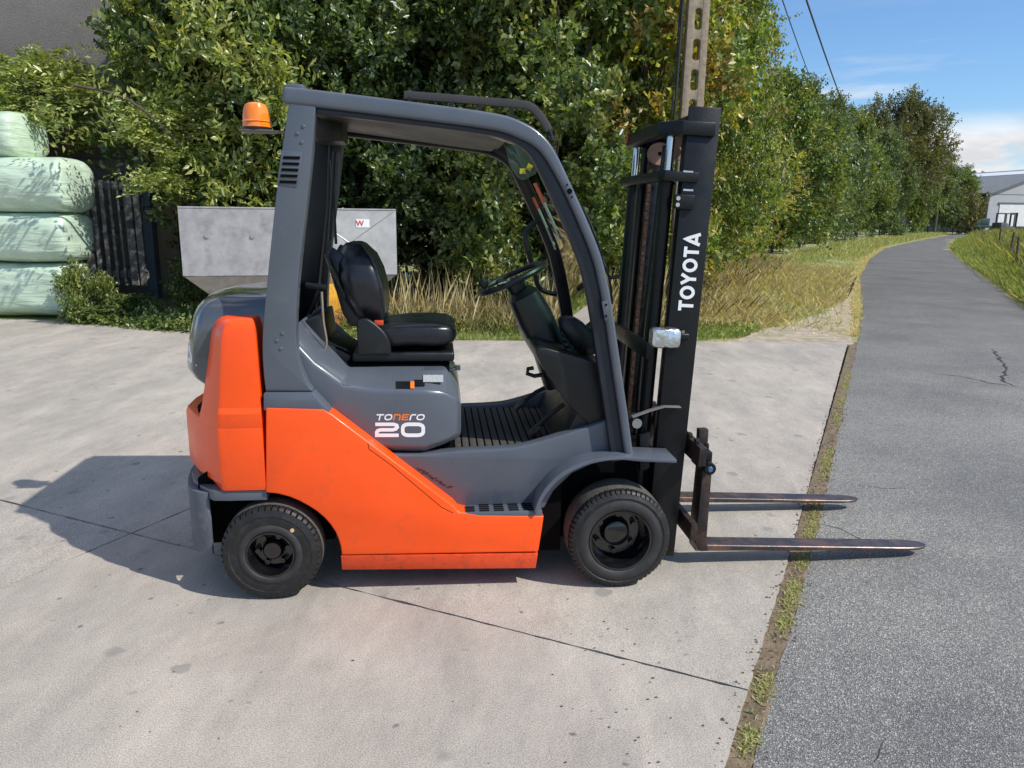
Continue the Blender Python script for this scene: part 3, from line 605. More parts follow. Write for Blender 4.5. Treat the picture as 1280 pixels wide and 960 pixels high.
tree('oak_tree', 'tall brownish round crowned tree standing above the others against the sky', 'tree', (X(1104, 72), 72, 0), V_TALL[0], LEAF_BROWN, (0.88, 1, 1.04), 0.5)
# pale large leaved shrubs on the left
lg = 'pale leaved shrubs at the left of the yard'
tree('laurel_shrub', 'pale large leaved shrub in front of the rough wall, over the wooden gate', 'shrub', (X(75, 12.4), 12.4, 2.5), V_LAUREL[0], LEAF_LIGHT, (0.72, 0.55, 0.33), 0.2, lg)
tree('laurel_shrub', 'tall pale leaved shrub left of the forklift rear pillar', 'shrub', (X(283, 12.3), 12.3, 1.2), V_LAUREL[1], LEAF_LIGHT, (0.95, 0.8, 1.0), 2.6, lg)
tree('laurel_shrub', 'pale leaved shrub hanging over the hopper beside the orange beacon', 'shrub', (X(250, 11.9), 11.9, 1.75), V_LAUREL[0], LEAF_LIGHT, (0.72, 0.35, 0.36), 4.1, lg)
tree('laurel_shrub', 'dark leafy shrub behind the topmost wrapped bale', 'shrub', (X(-5, 13.0), 13.0, 0), V_LAUREL[1], LEAF_MID, (0.72, 0.6, 0.92), 5.1, lg)
tree('laurel_shrub', 'pale leaved shrub at the top left in front of the wall corner', 'shrub', (X(205, 12.6), 12.6, 2.8), V_LAUREL[0], LEAF_LIGHT, (0.42, 0.5, 0.6), 3.1, lg)
tree('ivy_bush', 'variegated ivy bush between the bales and the wooden gate', 'bush', (X(97, 11.05), 11.05, -0.02), V_BUSH[0], LEAF_MID, (0.45, 0.45, 0.66), 0.5)
tree('bramble_bush', 'low dark bramble bush under the wooden gate', 'bush', (X(150, 11.4), 11.4, -0.02), V_BUSH[1], LEAF_DARK, (0.9, 0.6, 0.30), 1.5)
tree('elder_bush', 'dark shaded bush left of the hopper funnel', 'bush', (X(238, 12.2), 12.2, -0.02), V_BUSH[0], LEAF_DARK, (0.32, 0.6, 0.7), 2.5)

# grass
def grass(name, pts, h, w, m, seed, lean=0.35, **t):
    R = np.random.default_rng(seed); P = np.array(pts); n = len(P); a = R.uniform(0, 6.283, n)
    hh = h * R.uniform(0.45, 1.2, n); s_ = np.stack([np.cos(a), np.sin(a), np.zeros(n)], 1)
    ln = R.normal(size=(n, 2)) * lean; top = P + np.stack([ln[:, 0] * hh, ln[:, 1] * hh, hh], 1)
    mid = P * 0.5 + top * 0.5 + np.array([0, 0, 1]) * hh[:, None] * 0.12
    ww = (w * R.uniform(0.6, 1.4, n))[:, None]
    V = np.stack([P, mid + s_ * ww * 0.5, top, mid - s_ * ww * 0.5], 1)
    return tri_mesh(name, V, 4, m, kind='stuff', **t)
G_DRY = foliage_mat('dry_grass_blades', [(0.46, 0.35, 0.17), (0.62, 0.50, 0.27), (0.74, 0.62, 0.36), (0.50, 0.42, 0.21)], gloss=0.6, trans=0.25)
G_GREEN = foliage_mat('green_grass_blades', [(0.15, 0.21, 0.05), (0.24, 0.31, 0.08), (0.34, 0.40, 0.12), (0.52, 0.48, 0.22)], gloss=0.5, trans=0.3)
G_MIX = foliage_mat('seedy_grass_blades', [(0.24, 0.27, 0.08), (0.42, 0.37, 0.17), (0.48, 0.45, 0.20), (0.27, 0.34, 0.09)], gloss=0.5, trans=0.3)
def scatter(n, f, seed):
    R = random.Random(seed); o = []; tries = 0
    while len(o) < n and tries < n * 12:
        tries += 1; p = f(R)
        if p and not (in_gravel(p[0], p[1]) and R.random() < 0.9): o.append(p)
    return o
def in_left(R, y0, y1, xa=-2.2):
    y = R.uniform(y0, y1); xm = road_left(y) - 0.35; w = 3.2 + 0.12 * y
    x = R.uniform(max(xa, xm - w), xm) if y > 11.2 else R.uniform(xa, xm)
    return x, y, xm
def dry1(R):
    if R.random() < 0.45:
        y = R.uniform(11.5, 26); x = np.interp(y, [11.5, 14.5, 18, 22, 27], [1.8, 2.6, 4.4, 6.2, 8.0]) + R.gauss(0.5, 0.5)
        return (float(x), y, bank(x, y)) if noise.noise(Vector((x * 0.9, y * 0.6, 6))) > -0.1 else None
    x = R.uniform(-2.6, 2.2); y = R.uniform(10.4, 12.6)
    if noise.noise(Vector((x * 1.3, y * 1.3, 4))) < -0.25: return None
    return (x, y, bank(x, y))
grass('tall_dry_grass', scatter(22000, dry1, 1), 0.34, 0.0055, G_DRY, 1, 0.42, label='tall straw coloured grass under the hedge behind the forklift', cat='grass')
def g1b(R):
    x = R.uniform(-2.4, 2.2); return (x, R.uniform(10.3, 12.4), -0.02)
grass('seed_stalk', scatter(900, g1b, 21), 0.78, 0.006, G_DRY, 21, 0.16, label='tall thin dry seed stalks rising from the grass behind the seat', cat='grass')
grass('hedge_foot_grass', scatter(9000, g1b, 22), 0.26, 0.008, G_MIX, 22, 0.5, label='mixed green and tan grass at the foot of the dark hedge', cat='grass')
def g2(R):
    x = R.uniform(-2.4, 3.6); y = R.uniform(9.85, 10.9) if x < 2 else R.uniform(9.95 + (x - 2) * 0.4, 11.5)
    if noise.noise(Vector((x * 1.5, y * 1.5, 8))) < -0.1 and R.random() < 0.6: return None
    return (x, y, bank(x, y))
grass('green_grass', scatter(12000, g2, 2), 0.10, 0.009, G_GREEN, 2, 0.5, label='short green grass along the far edge of the concrete yard', cat='grass')
def g3(R):
    x, y, xm = in_left(R, 11, 24, 0.6)
    d = xm - x
    k = noise.noise(Vector((x * 0.7, y * 0.5, 2)))
    if d < 1.3 and R.random() < 0.35: return None
    if k < 0.0 and R.random() < 0.7: return None
    return (x, y, bank(x, y))
grass('verge_dry_grass', scatter(42000, g3, 3), 0.17, 0.012, G_DRY, 3, 0.55, label='dry bleached grass on the left verge of the lane', cat='grass')
def g4(R):
    x, y, xm = in_left(R, 10.4, 30, 0.9); d = xm - x
    k = noise.noise(Vector((x * 0.6, y * 0.45, 12)))
    if k < 0.02 and R.random() < 0.8: return None
    if d < 1.1 and R.random() < 0.6: return None
    return (x, y, bank(x, y))
grass('verge_green_grass', scatter(15000, g4, 4), 0.12, 0.014, G_GREEN, 4, 0.5, label='green grass patches on the left verge of the lane', cat='grass')
def g5(R):
    y = 14 + 50 * R.random() ** 1.6; xm = road_right(y) + 0.15; x = xm + R.random() * (1.0 if R.random() < 0.6 else 6 + 0.1 * y)
    return (x, y, bank(x, y) - 0.01)
grass('bank_grass', scatter(42000, g5, 5), 0.20, 0.018, G_GREEN, 5, 0.45, label='lush green grass on the bank right of the lane', cat='grass')
def g6(R):
    y = 15 + 60 * R.random() ** 1.5; x = road_right(y) + 1.0 + R.random() * (5 + 0.1 * y)
    if noise.noise(Vector((x * 0.5, y * 0.3, 5))) < -0.1: return None
    return (x, y, bank(x, y) - 0.01)
grass('meadow_grass', scatter(18000, g6, 6), 0.55, 0.013, G_MIX, 6, 0.35, label='tall seeding meadow grass around the fence posts on the right', cat='grass')
def g6b(R):
    y = 12 + 60 * R.random() ** 1.6; x = road_right(y) + 0.05 + R.random() * (3 + 0.1 * y)
    return (x, y, bank(x, y) - 0.01)
grass('bank_mixed_grass', scatter(20000, g6b, 61), 0.28, 0.014, G_MIX, 61, 0.5, label='mixed tan and green grass covering the right bank down to the asphalt', cat='grass')
def g7(R):
    y = 30 + 50 * R.random(); x = road_left(y) - 0.3 - R.random() * 3
    return (x, y, bank(x, y) - 0.01)
grass('far_verge_grass', scatter(9000, g7, 7), 0.25, 0.04, G_MIX, 7, 0.4, label='thin mixed grass at the foot of the distant roadside trees', cat='grass')
def g8(R):
    px = R.uniform(75, 262); y0 = np.interp(px, [75, 130, 200, 262], [11.0, 10.75, 10.3, 10.1]); y = y0 + R.random() ** 1.5 * 1.3
    return (X(px, y), y, -0.02 + R.random() ** 2 * 0.10)
R8 = np.random.default_rng(8); P8 = np.array(scatter(1500, g8, 8))
tri_mesh('weed_patch', leaves(P8, unit(R8.normal(size=(len(P8), 3)) * np.array([1, 1, 0.4]) + np.array([0, 0, 0.35])), 0.06, 0.32, 9, R8, 0.2), 4, LEAF_MID, kind='stuff', label='low green weeds growing over the yard edge below the gate', cat='weeds')
R12 = np.random.default_rng(12)
def g10(R):
    y = R.uniform(9.9, 13.2); x = R.uniform(-2.4, min(3.4, road_left(y) - 1.2))
    return (x, y, bank(x, y) + R.random() * 0.05) if noise.noise(Vector((x * 1.1, y * 1.1, 3))) > 0.05 else None
P10 = np.array(scatter(900, g10, 10))
tri_mesh('broadleaf_weed', leaves(P10, unit(R12.normal(size=(len(P10), 3)) * np.array([1, 1, 0.4]) + np.array([0, 0, 0.6])), 0.05, 0.32, 8, R12, 0.18), 4, LEAF_LIGHT, kind='stuff', label='pale broad leaved weeds among the grass beyond the yard', cat='weeds')
def g11(R):
    y = 10.6 + 34 * R.random() ** 1.5; x = road_left(y) - 0.03 - abs(R.gauss(0, 0.32)); return (x, y, -0.022)
grass('verge_edge_grass', scatter(14000, g11, 11), 0.05, 0.014, G_DRY, 11, 0.8, label='thin flattened grass right along the left edge of the lane', cat='grass')
# tufts in the strip
cl = [(0.93, 2.4), (1.16, 2.85), (1.23, 3.02), (1.3, 3.15), (1.42, 3.42), (1.58, 3.72), (1.66, 3.86), (1.72, 4.0), (2.1, 4.82), (2.25, 5.1), (2.75, 6.1), (3.0, 6.7), (3.3, 7.4), (3.5, 7.8), (0.80, 2.13)]
def g9(R):
    c = R.choice(cl); y = c[1] + R.gauss(0, 0.045 if c[1] < 4 else 0.12); return (road_left(y) - 0.045 + R.gauss(0, 0.018), y, -0.014)
grass('joint_weed', scatter(5200, g9, 9), 0.009, 0.006, G_MIX, 9, 1.6, label='small weed tufts in the soil joint between slab and asphalt', cat='weeds')
# crumbs of soil and stones along the joint
sb = B(); R9 = random.Random(5)
for k in range(700):
    y = R9.uniform(1.95, 6.5); s_ = R9.uniform(0.003, 0.009) ; x = road_left(y) + R9.uniform(-0.15, 0.03)
    z = 0.0 if x < road_left(y) - 0.09 else -0.012
    sb.add([(x - s_, y, z - 0.001), (x + s_ * .8, y - s_ * .5, z - 0.001), (x + s_ * .3, y + s_, z - 0.001), (x, y, z + s_)], [(0, 1, 3), (1, 2, 3), (2, 0, 3)])
sb.build('soil_crumbs', SOILM, kind='stuff', label='loose soil crumbs scattered along the joint by the road', cat='soil')
# dark leaf litter on the slab
lb = B()
for k in range(60):
    px, py = R9.uniform(690, 880), R9.uniform(745, 955)
    if R9.random() < 0.3: px, py = R9.uniform(60, 690), R9.uniform(770, 955)
    p = gnd(px, py, 0.002); s_ = R9.uniform(0.0015, 0.0045); a = R9.uniform(0, 6.3)
    q = [(p.x + s_ * math.cos(a + t) * (1 if i % 2 else 1.6), p.y + s_ * math.sin(a + t), 0.002 + 0.002 * (i % 2)) for i, t in enumerate((0, 1.4, 3.1, 4.6))]
    lb.add(q, [(0, 1, 2, 3)])
lb.build('leaf_litter', mat('dead_leaf', (0.05, 0.035, 0.02), 0.9, var=0.4, vscale=20), kind='stuff', label='tiny dark leaf scraps scattered on the front concrete slab', cat='litter')

# ------------------------------------------------------------------ distant buildings, poles, wires
BARNW = mat('barn_cladding', (0.42, 0.42, 0.44), 0.6, var=0.06, vscale=1)
BARND = mat('barn_dark_cladding', (0.13, 0.14, 0.16), 0.6, var=0.06, vscale=1)
BARNR = mat('barn_roof_sheet', (0.20, 0.21, 0.22), 0.7, var=0.1, vscale=1)
bc = at(1232, 283, 90); bc.z = 0
barn = empty('barn', bc, math.atan2(0.16, 1.0), label='long grey farm shed with white door and skylight strips beyond the lane', cat='building')
Wd, Ln, He = 15.0, 45.0, 4.5; pit = math.tan(math.radians(20)); Hr = He + Wd / 2 * pit
B().prism([(0, 0), (Wd, 0), (Wd, He), (Wd / 2, Hr), (0, He)], 0, 0.25).build('gable_wall', BARNW, barn)
B().box((0.0, 0.26, 0), (0.25, Ln, He)).build('side_wall', BARND, barn)
B().box((Wd - 0.25, 0.26, 0), (Wd, Ln, He)).build('side_wall', BARND, barn)
for sgn in (0, 1):
    o = [(-0.5, He - 0.5 * pit + 0.02), (Wd / 2, Hr + 0.02), (Wd / 2, Hr + 0.2), (-0.5, He - 0.5 * pit + 0.2)]
    if sgn: o = [(Wd - a, b) for a, b in o]
    rf = B().prism(o, -0.4, Ln + 0.3).build('roof', BARNR, barn)
    if not sgn:
        for s0, s1 in ((3.4, 4.3), (5.7, 6.9)):
            y0, y1 = (13.0, Ln - 2) if s0 < 5 else (1.0, Ln - 1)
            B().prism([(s0, He + s0 * pit + 0.21), (s1, He + s1 * pit + 0.21), (s1, He + s1 * pit + 0.25), (s0, He + s0 * pit + 0.25)], y0, y1).build('skylight_strip', WHITE, rf)
B().box((1.4, -0.08, 0.1), (9.5, -0.004, 3.3)).build('sliding_door', mat('white_door', (0.75, 0.75, 0.75), 0.5), barn)
B().box((0.3, -0.02, 4.35), (14.7, -0.002, 4.41)).build('cladding_seam', BARND, barn); B().box((1.2, -0.12, 3.32), (10, -0.004, 3.5)).build('door_track', BARND, barn)
B().box((-2.5, -6, -0.1), (14, -5.6, 0.9)).xf(lambda p: Vector((bc.x, bc.y, 0)) + p).build('low_wall', mat('dark_wall', (0.10, 0.075, 0.065), 0.9, var=0.3), None, label='low dark brown wall in front of the barn', cat='wall')
# small parked forklift and trailer before the barn
pf = empty('parked_forklift', (X(1254, 82), 82, 0), 0.3, label='small dark forklift parked in front of the white barn door', cat='forklift')
MG = mat('far_machine_grey', (0.08, 0.09, 0.09), 0.5)
b = B(); b.prism([(-1.0, 0.3), (1.0, 0.3), (1.0, 0.8), (0.2, 0.9), (-0.3, 1.3), (-1.05, 1.25)], -0.55, 0.55); b.build('body', MG, pf, 0.04)
b = B()
for sx, sy in ((-0.6, -0.5), (-0.6, 0.5), (0.7, -0.5), (0.7, 0.5)): b.box((sx - .05, sy - .05, 0.9), (sx + .05, sy + .05, 2.15))
b.box((-0.65, -0.55, 2.15), (0.75, 0.55, 2.25)).build('overhead_guard', MG, pf)
b = B(); b.box((1.05, -0.4, 0.1), (1.2, -0.3, 2.3)); b.box((1.05, 0.3, 0.1), (1.2, 0.4, 2.3)); b.box((1.08, -0.4, 2.1), (1.18, 0.4, 2.3)); b.build('mast', MASTM, pf)
for sx in (-0.7, 0.7):
    for sy in (-0.5, 0.4): B().lathe([(0.01, 0), (0.3, 0), (0.3, 0.12), (0.01, 0.12)], (sx, sy, 0.3), n=14).build('wheel', RUBBER, pf)
tr = empty('farm_implement', (X(1230, 84), 84, 0), 0.1, label='dark green farm implement parked left of the small forklift', cat='implement')
B().box((-1.6, -0.5, 0.7), (1.6, 0.5, 0.95)).box((-1.4, -0.4, 0.95), (0.2, 0.4, 1.7)).build('bed', mat('dark_green_machine', (0.03, 0.07, 0.06), 0.5), tr, 0.03)
for sx in (-1.1, 1.1):
    for sy in (-0.5, 0.4): B().lathe([(0.01, 0), (0.35, 0), (0.35, 0.12), (0.01, 0.12)], (sx, sy, 0.35), n=14).build('wheel', RUBBER, tr)
B().box((1.6, -0.05, 0.6), (2.6, 0.05, 0.72)).build('drawbar', RUSTM, tr)
# fence on the right bank
fe = empty('field_fence', (0, 0, 0), label='thin wooden post fence in the tall grass on the right bank', cat='fence')
WOOD = mat('grey_post_wood', (0.12, 0.10, 0.08), 0.9, var=0.3, vscale=10)
fp = [(1251, 33.0), (1266, 27.0), (1277, 23.0), (1292, 20.0)]
tops = []
for px, Y in fp:
    x = X(px, Y); z = bank(x, Y); lean = rnd.uniform(-0.06, 0.06)
    B().sweep([(x, Y, z - 0.2), (x + lean, Y, z + 0.92)], 0.036, n=8).build('post', WOOD, fe); tops.append((x + lean * .9, Y, z + 0.84))
tops.sort(key=lambda p: p[1])
for dz in (0, -0.4): B().sweep([(a, b_, c + dz) for a, b_, c in tops], 0.006, n=4).build('fence_wire', WIREM, fe)
# distant woodland line
R7 = np.random.default_rng(77); n = 2600; xx = R7.uniform(-180, 520, n); P = np.stack([xx, 260 + R7.uniform(0, 30, n), R7.uniform(0, 1, n) * (9 + 4 * np.sin(xx * 0.05) + 3 * np.sin(xx * 0.21))], 1)
D = unit(R7.normal(size=(n, 3)) + np.array([0, 0, 0.6]))
tri_mesh('distant_wood', leaves(P, D, 2.2, 0.4, 6, R7, 5.0), 4, LEAF_GREY, kind='stuff', label='distant grey green line of woodland on the horizon', cat='wood')

# slotted concrete pole
def slotted_pole():
    Y = 12.2; base = at(846, 400, Y); base.z = 0; top0 = at(873, 0, Y); dx = (top0.x - base.x) / top0.z
    r_ = empty('utility_pole', (base.x, Y, 0), math.radians(6), label='weathered slotted concrete utility pole rising behind the mast', cat='pole')
    Ht = 8.6; w0, w1, d = 0.185, 0.135, 0.075
    def hw(z): return w0 + (w1 - w0) * z / Ht
    b = B(); st = 0.42; sl = 0.30; z = 0.0; zs = []
    # two flanges with rounded bridges between the slots
    n = int(Ht / st)
    for s_ in (-1, 1):
        o = []
        b.add([(s_ * hw(0), -d, -0.3), (s_ * hw(0), d, -0.3), (s_ * 0.36 * hw(0), d, -0.3), (s_ * 0.36 * hw(0), -d, -0.3), (s_ * hw(Ht), -d, Ht), (s_ * hw(Ht), d, Ht), (s_ * 0.36 * hw(Ht), d, Ht), (s_ * 0.36 * hw(Ht), -d, Ht)], [(0, 1, 2, 3), (7, 6, 5, 4), (0, 4, 5, 1), (1, 5, 6, 2), (2, 6, 7, 3), (3, 7, 4, 0)])
    for k in range(n + 1):
        zc = k * st; h = (st - sl) / 2; w = 0.362 * hw(zc)
        o = []
        for j in range(9):
            a = math.pi * j / 8; o.append((w * math.cos(a), zc + h + w * 0.85 - w * 0.85 * math.sin(a)))
        o2 = [(x, 2 * zc - zz) for x, zz in reversed(o)]
        poly = o + o2
        b.prism(poly, -d + 0.004, d - 0.004)
    shear = dx
    b.xf(lambda p: Vector((p.x + p.z * shear, p.y, p.z))); b.build('shaft', CONC, r_, 0.008)
    # black down conduit
    B().sweep([(-0.30 + 0.0 * k + (k * 0.5) * shear + 0.012 * k * 0.5, -0.05, k * 0.5) for k in range(18)], 0.022, n=8).build('cable_conduit', WIREM, r_)
    B().sweep([(-0.37 + (k * 0.5) * shear + 0.02 * k * 0.5, -0.04, k * 0.5) for k in range(18)], 0.012, n=6).build('cable', WIREM, r_)
    t = Ht * shear
    for s_ in (-1, 1):
        B().lathe([(0.005, 0), (0.05, 0.0), (0.05, 0.05), (0.035, 0.07), (0.05, 0.1), (0.03, 0.14), (0.005, 0.15)], (t + s_ * 0.35, 0, Ht - 0.3), 'z', 12).build('insulator', WHITE, r_)
    B().box((t - 0.45, -0.05, Ht - 0.42), (t + 0.45, 0.05, Ht - 0.31)).build('crossarm', RUSTM, r_)
    return Vector((base.x + t, Y, Ht))
TOP = slotted_pole()
# wires to the next poles
dv = Vector((0.48, 1, 0)); nxt = Vector((24.0, 55.0, 0))
B().sweep([(nxt.x, nxt.y, -0.2), (nxt.x + .1, nxt.y, 7.9)], 0.12, n=10).build('next_pole', WOOD, None, label='wooden pole hidden among the roadside trees', cat='pole')
for i, (px1, px2) in enumerate((((1008, 0), (1048, 115)), ((978, 0), (1012, 95)))):
    Ya, Yb = (23.0, 40.0) if i == 0 else (20.5, 34.0)
    a, b_ = at(*px1, Ya), at(*px2, Yb); d = (b_ - a); pts = []
    for k in range(15):
        t = -0.75 + k * 0.16; p = a + d * t; pts.append((p.x, p.y, p.z + 0.12 * (t * t - t)))
    B().sweep(pts, 0.028 if i == 0 else 0.016, n=6).build('overhead_wire', WIREM, None, label=['thicker black overhead wire running along the lane towards the brown tree', 'thinner left overhead wire running behind the hedge top'][i], cat='wire', group='overhead wires')
q = at(1174, 245, 79); tq = at(1175, 190, 79)
dp = empty('far_pole', (q.x, 79, 0), label='thin dark pole with a lamp arm above the distant trees', cat='pole')
B().sweep([(0, 0, 0), (0.1, 0, tq.z)], 0.09, n=8).build('pole_shaft', WOOD, dp)
B().sweep([(0.05, 0, tq.z - 0.4), (0.9, 0, tq.z + 0.15), (1.4, 0, tq.z + 0.25)], 0.035, n=6).build('lamp_arm', WOOD, dp)
B().box((-0.7, -0.05, tq.z - 0.3), (0.5, 0.05, tq.z - 0.2)).build('crossarm', WOOD, dp)

# ------------------------------------------------------------------ left: wall, pipe, gate, bales, hopper
ROUGH = mat('roughcast', (0.235, 0.215, 0.20), 0.95, var=0.3, vscale=55, bump=0.02, bscale=70, dirt=(0.14, 0.125, 0.115), dscale=1.5, dth=(0.5, 0.75))
wr = at(166, 100, 13.5).x
wl = empty('building', (wr, 13.5, 0), label='rough pebbledash building wall behind the pale shrubs at far left', cat='building')
for k, (z0, z1) in enumerate(((-0.1, 1.2), (1.21, 2.42), (2.43, 3.64), (3.65, 7.5))):
    B().box((-9, 0, z0), (0, 0.25, z1)).build('wall_panel', ROUGH, wl, 0.004)
B().box((0.0, -0.06, 0.0), (0.13, 0.3, 7.5)).build('corner_post', mat('blue_grey_trim', (0.16, 0.19, 0.25), 0.5), wl)
B().box((0.14, 0.1, 0.0), (0.5, 0.2, 2.4)).build('board_panel', mat('ply_brown', (0.26, 0.20, 0.14), 0.85, var=0.2), wl)
B().box((0.13, 0.0, 4.0), (0.55, 0.08, 5.2)).build('sheet', mat('pale_blue_sheet', (0.35, 0.40, 0.50), 0.4, var=0.2), wl)
# leaning wooden gate
OLDW = mat('peeling_wood', (0.075, 0.062, 0.055), 0.9, var=0.4, vscale=12, dirt=(0.34, 0.32, 0.29), dscale=10, dth=(0.50, 0.60), damt=0.75)
g0 = at(150, 358, 11.9); gt = empty('wooden_gate', (g0.x, 11.9, max(0.12, g0.z)), math.radians(4), label='old dark plank gate with peeling white paint leaning at the wall', cat='gate')
Hg = at(150, 223, 11.9).z - max(0.12, g0.z); gw = 0.40
def gx(p): return Vector((p.x - p.z * 0.055, p.y + p.z * 0.12, p.z))
for k, (x0, x1) in enumerate(((-0.44, -0.34), (-0.29, -0.23), (-0.16, -0.10), (-0.03, 0.01), (0.09, 0.12), (0.19, 0.30), (0.33, 0.42))):
    B().box((x0, -0.02, 0.02), (x1, 0.02 + 0.003 * k, Hg + rnd.uniform(-.03, .02))).xf(gx).build('plank', OLDW, gt, 0.003)
for z0 in (0.12, Hg - 0.16): B().box((-0.45, 0.03, z0), (0.43, 0.07, z0 + 0.12)).xf(gx).build('rail', OLDW, gt, 0.003)
B().box((0.22, -0.05, Hg * 0.55), (0.31, -0.022, Hg * 0.62)).xf(gx).build('hinge', MASTM, gt)
# wrapped bales
def bale(px_r, py0, py1, Y, wd, label, seed, xtra=0.0):
    z0 = max(0.0, at(50, py1, Y).z) ; z1 = at(50, py0, Y).z; xr = at(px_r, 250, Y).x - 0.36; zc, hz = (z0 + z1) / 2, (z1 - z0) / 2
    r_ = random.Random(seed); R = []; n = 64; dp = 0.5
    stn = [(-1.0, 0.55), (-0.985, 0.80), (-0.95, 0.93), (-0.88, 0.99)] + [(-0.84 + 1.68 * k / 40, 1.0) for k in range(41)] + [(0.88, 0.985), (0.94, 0.93), (0.975, 0.84), (0.995, 0.66), (1.0, 0.4)]
    for (t, s_) in stn:
        xc = xr - wd / 2 + t * wd / 2; ring = []
        for k in range(n):
            a, c = se(k, n, 3.6); y = a * dp * (0.3 + 0.7 * s_); z = c * hz * s_ if s_ < 0.99 else c * hz
            wv = 0.035 * noise.noise(Vector((xc * 1.6, a * 1.5, c * 2.0 + seed))) + 0.016 * noise.noise(Vector((xc * 3.0 + c * 3, a * 3, c * 12 + seed)))
            ring.append((xc, Y + dp + y * (1 + wv * 2), zc + z * (1 + wv)))
        R.append(ring)
    o = B().rings(R); ro = o.build('wrapped_bale', FILM, None, angle=60, label=label, cat='bale', group='wrapped silage bales in a stack')
    return ro
bale(103, 329, 398, 11.25, 2.2, 'lowest pale green wrapped bale of the stack, standing on the yard edge', 1)
bale(106, 265, 329, 11.2, 2.2, 'second wrapped bale from the bottom, behind the ivy tip', 2)
bale(110, 195, 266, 11.15, 2.3, 'third wrapped bale, dappled with leaf shadows', 3)
bale(55, 136, 198, 11.25, 1.7, 'topmost pale wrapped bale of the stack', 4)
# overhanging branch in front of the bales (throws the leaf shadows)
R5 = np.random.default_rng(5); n = 34
P = np.stack([R5.normal(-5.35, 0.5, n), R5.normal(10.6, 0.2, n), R5.normal(3.0, 0.32, n)], 1)
ob = tri_mesh('branch_leaves', leaves(P, unit(R5.normal(size=(n, 3)) + np.array([-0.6, -0.3, 0.1])), 0.10, 0.22, 9, R5, 0.45), 4, LEAF_LIGHT)
br = empty('overhanging_branch', (0, 0, 0), label='leafy branch reaching over the yard edge in front of the upper bales', cat='branch'); ob.parent = br; ob['kind'] = 'stuff'
B().sweep(crv([(-4.6, 12.2, 1.8), (-4.8, 11.5, 2.5), (-5.1, 10.7, 3.0), (-5.7, 10.5, 3.15)], 4), 0.02, n=6).build('stem', BARK, br)
# hopper spreader
hp0 = at(229, 345, 10.15); hp1 = at(496, 338, 10.85)
ang = math.atan2(10.85 - 10.15, hp1.x - hp0.x); hw_ = math.hypot(hp1.x - hp0.x, 0.7)
hop = empty('spreader_hopper', (hp0.x, 10.15, 0), ang, label='galvanised steel hopper spreader on a yellow frame behind the forklift', cat='hopper')
zt = at(229, 259, 10.15).z; zb = at(229, 345, 10.15).z; dpt = 1.5; th = 0.004
def panel(name, a, b_, c, d, m=GALV, parent=hop, t=0.006):
    a, b_, c, d = map(Vector, (a, b_, c, d)); nr = (b_ - a).cross(d - a).normalized() * t
    return B().add([a, b_, c, d, a + nr, b_ + nr, c + nr, d + nr], [(0, 1, 2, 3), (7, 6, 5, 4), (0, 4, 5, 1), (1, 5, 6, 2), (2, 6, 7, 3), (3, 7, 4, 0)]).build(name, m, parent)
mid = hw_ * 0.545
panel('front_panel', (0, 0, zb), (mid - .004, 0, zb), (mid - .004, 0, zt), (0, 0, zt)); 
fp2 = panel('front_panel', (mid + .004, 0, zb), (hw_, 0, zb), (hw_, 0, zt), (mid + .004, 0, zt), mat('clean_galvanised_sheet', (0.50, 0.49, 0.47), 0.35, metal=0.2, var=0.12, vscale=4, dirt=(0.36, 0.35, 0.33), dscale=6, dth=(0.45, 0.7), bump=0.003, bscale=4))
panel('side_panel', (0, 0.01, zb), (0, 0.01, zt), (0, dpt, zt), (0, dpt, zb)); panel('side_panel', (hw_, 0.01, zb), (hw_, dpt, zb), (hw_, dpt, zt), (hw_, 0.01, zt)); panel('rear_panel', (0.01, dpt, zb), (0.01, dpt, zt), (hw_ - .01, dpt, zt), (hw_ - .01, dpt, zb))
i0, zf = 0.55, zb - 0.48
panel('funnel_panel', (0.01, 0.005, zb - .004), (i0, 0.22, zf), (hw_ - i0, 0.22, zf), (hw_ - 0.01, 0.005, zb - .004), GALVF)
panel('funnel_panel', (0.01, 0.01, zb - .004), (0.01, dpt, zb - .004), (i0, dpt - .4, zf), (i0, .22, zf), GALVF)
panel('funnel_panel', (hw_ - .01, 0.01, zb - .004), (hw_ - i0, .22, zf), (hw_ - i0, dpt - .4, zf), (hw_ - .01, dpt, zb - .004), GALVF)
B().sweep([(0, -0.004, zt), (hw_, -0.004, zt)], 0.012, n=8).build('rim_tube', GALV, hop)
def rib(p, q_): return B().sweep([p, q_], 0.007, n=6)
cx0, cz0 = mid + (hw_ - mid) * 0.50, zt - 0.45
for e_ in ((mid + 0.04, zt - 0.03), (hw_ - 0.04, zt - 0.03)): rib((cx0, -0.006, cz0), (e_[0], -0.006, e_[1])).build('pressed_rib', GALV, hop)
rib((cx0, -0.006, cz0), (cx0, -0.006, zb + .05)).build('pressed_rib', GALV, hop)
lb_ = B().box((hw_ - 0.54, -0.012, zt - 0.24), (hw_ - 0.36, -0.007, zt - 0.13)).build('warning_label', WHITE, hop); text('warning_print', 'W', 0.075, (hw_ - 0.49, -0.013, zt - 0.185), (1, 0, 0), (0, 0, 1), REDDECAL, lb_, 0.03)
for x_ in (0.33, 0.9): B().lathe([(0.001, 0), (0.03, 0), (0.03, 0.02), (0.001, 0.02)], (x_, -0.025, zt - 0.36), n=12).build('bolt', GALV, hop)
fr = B(); 
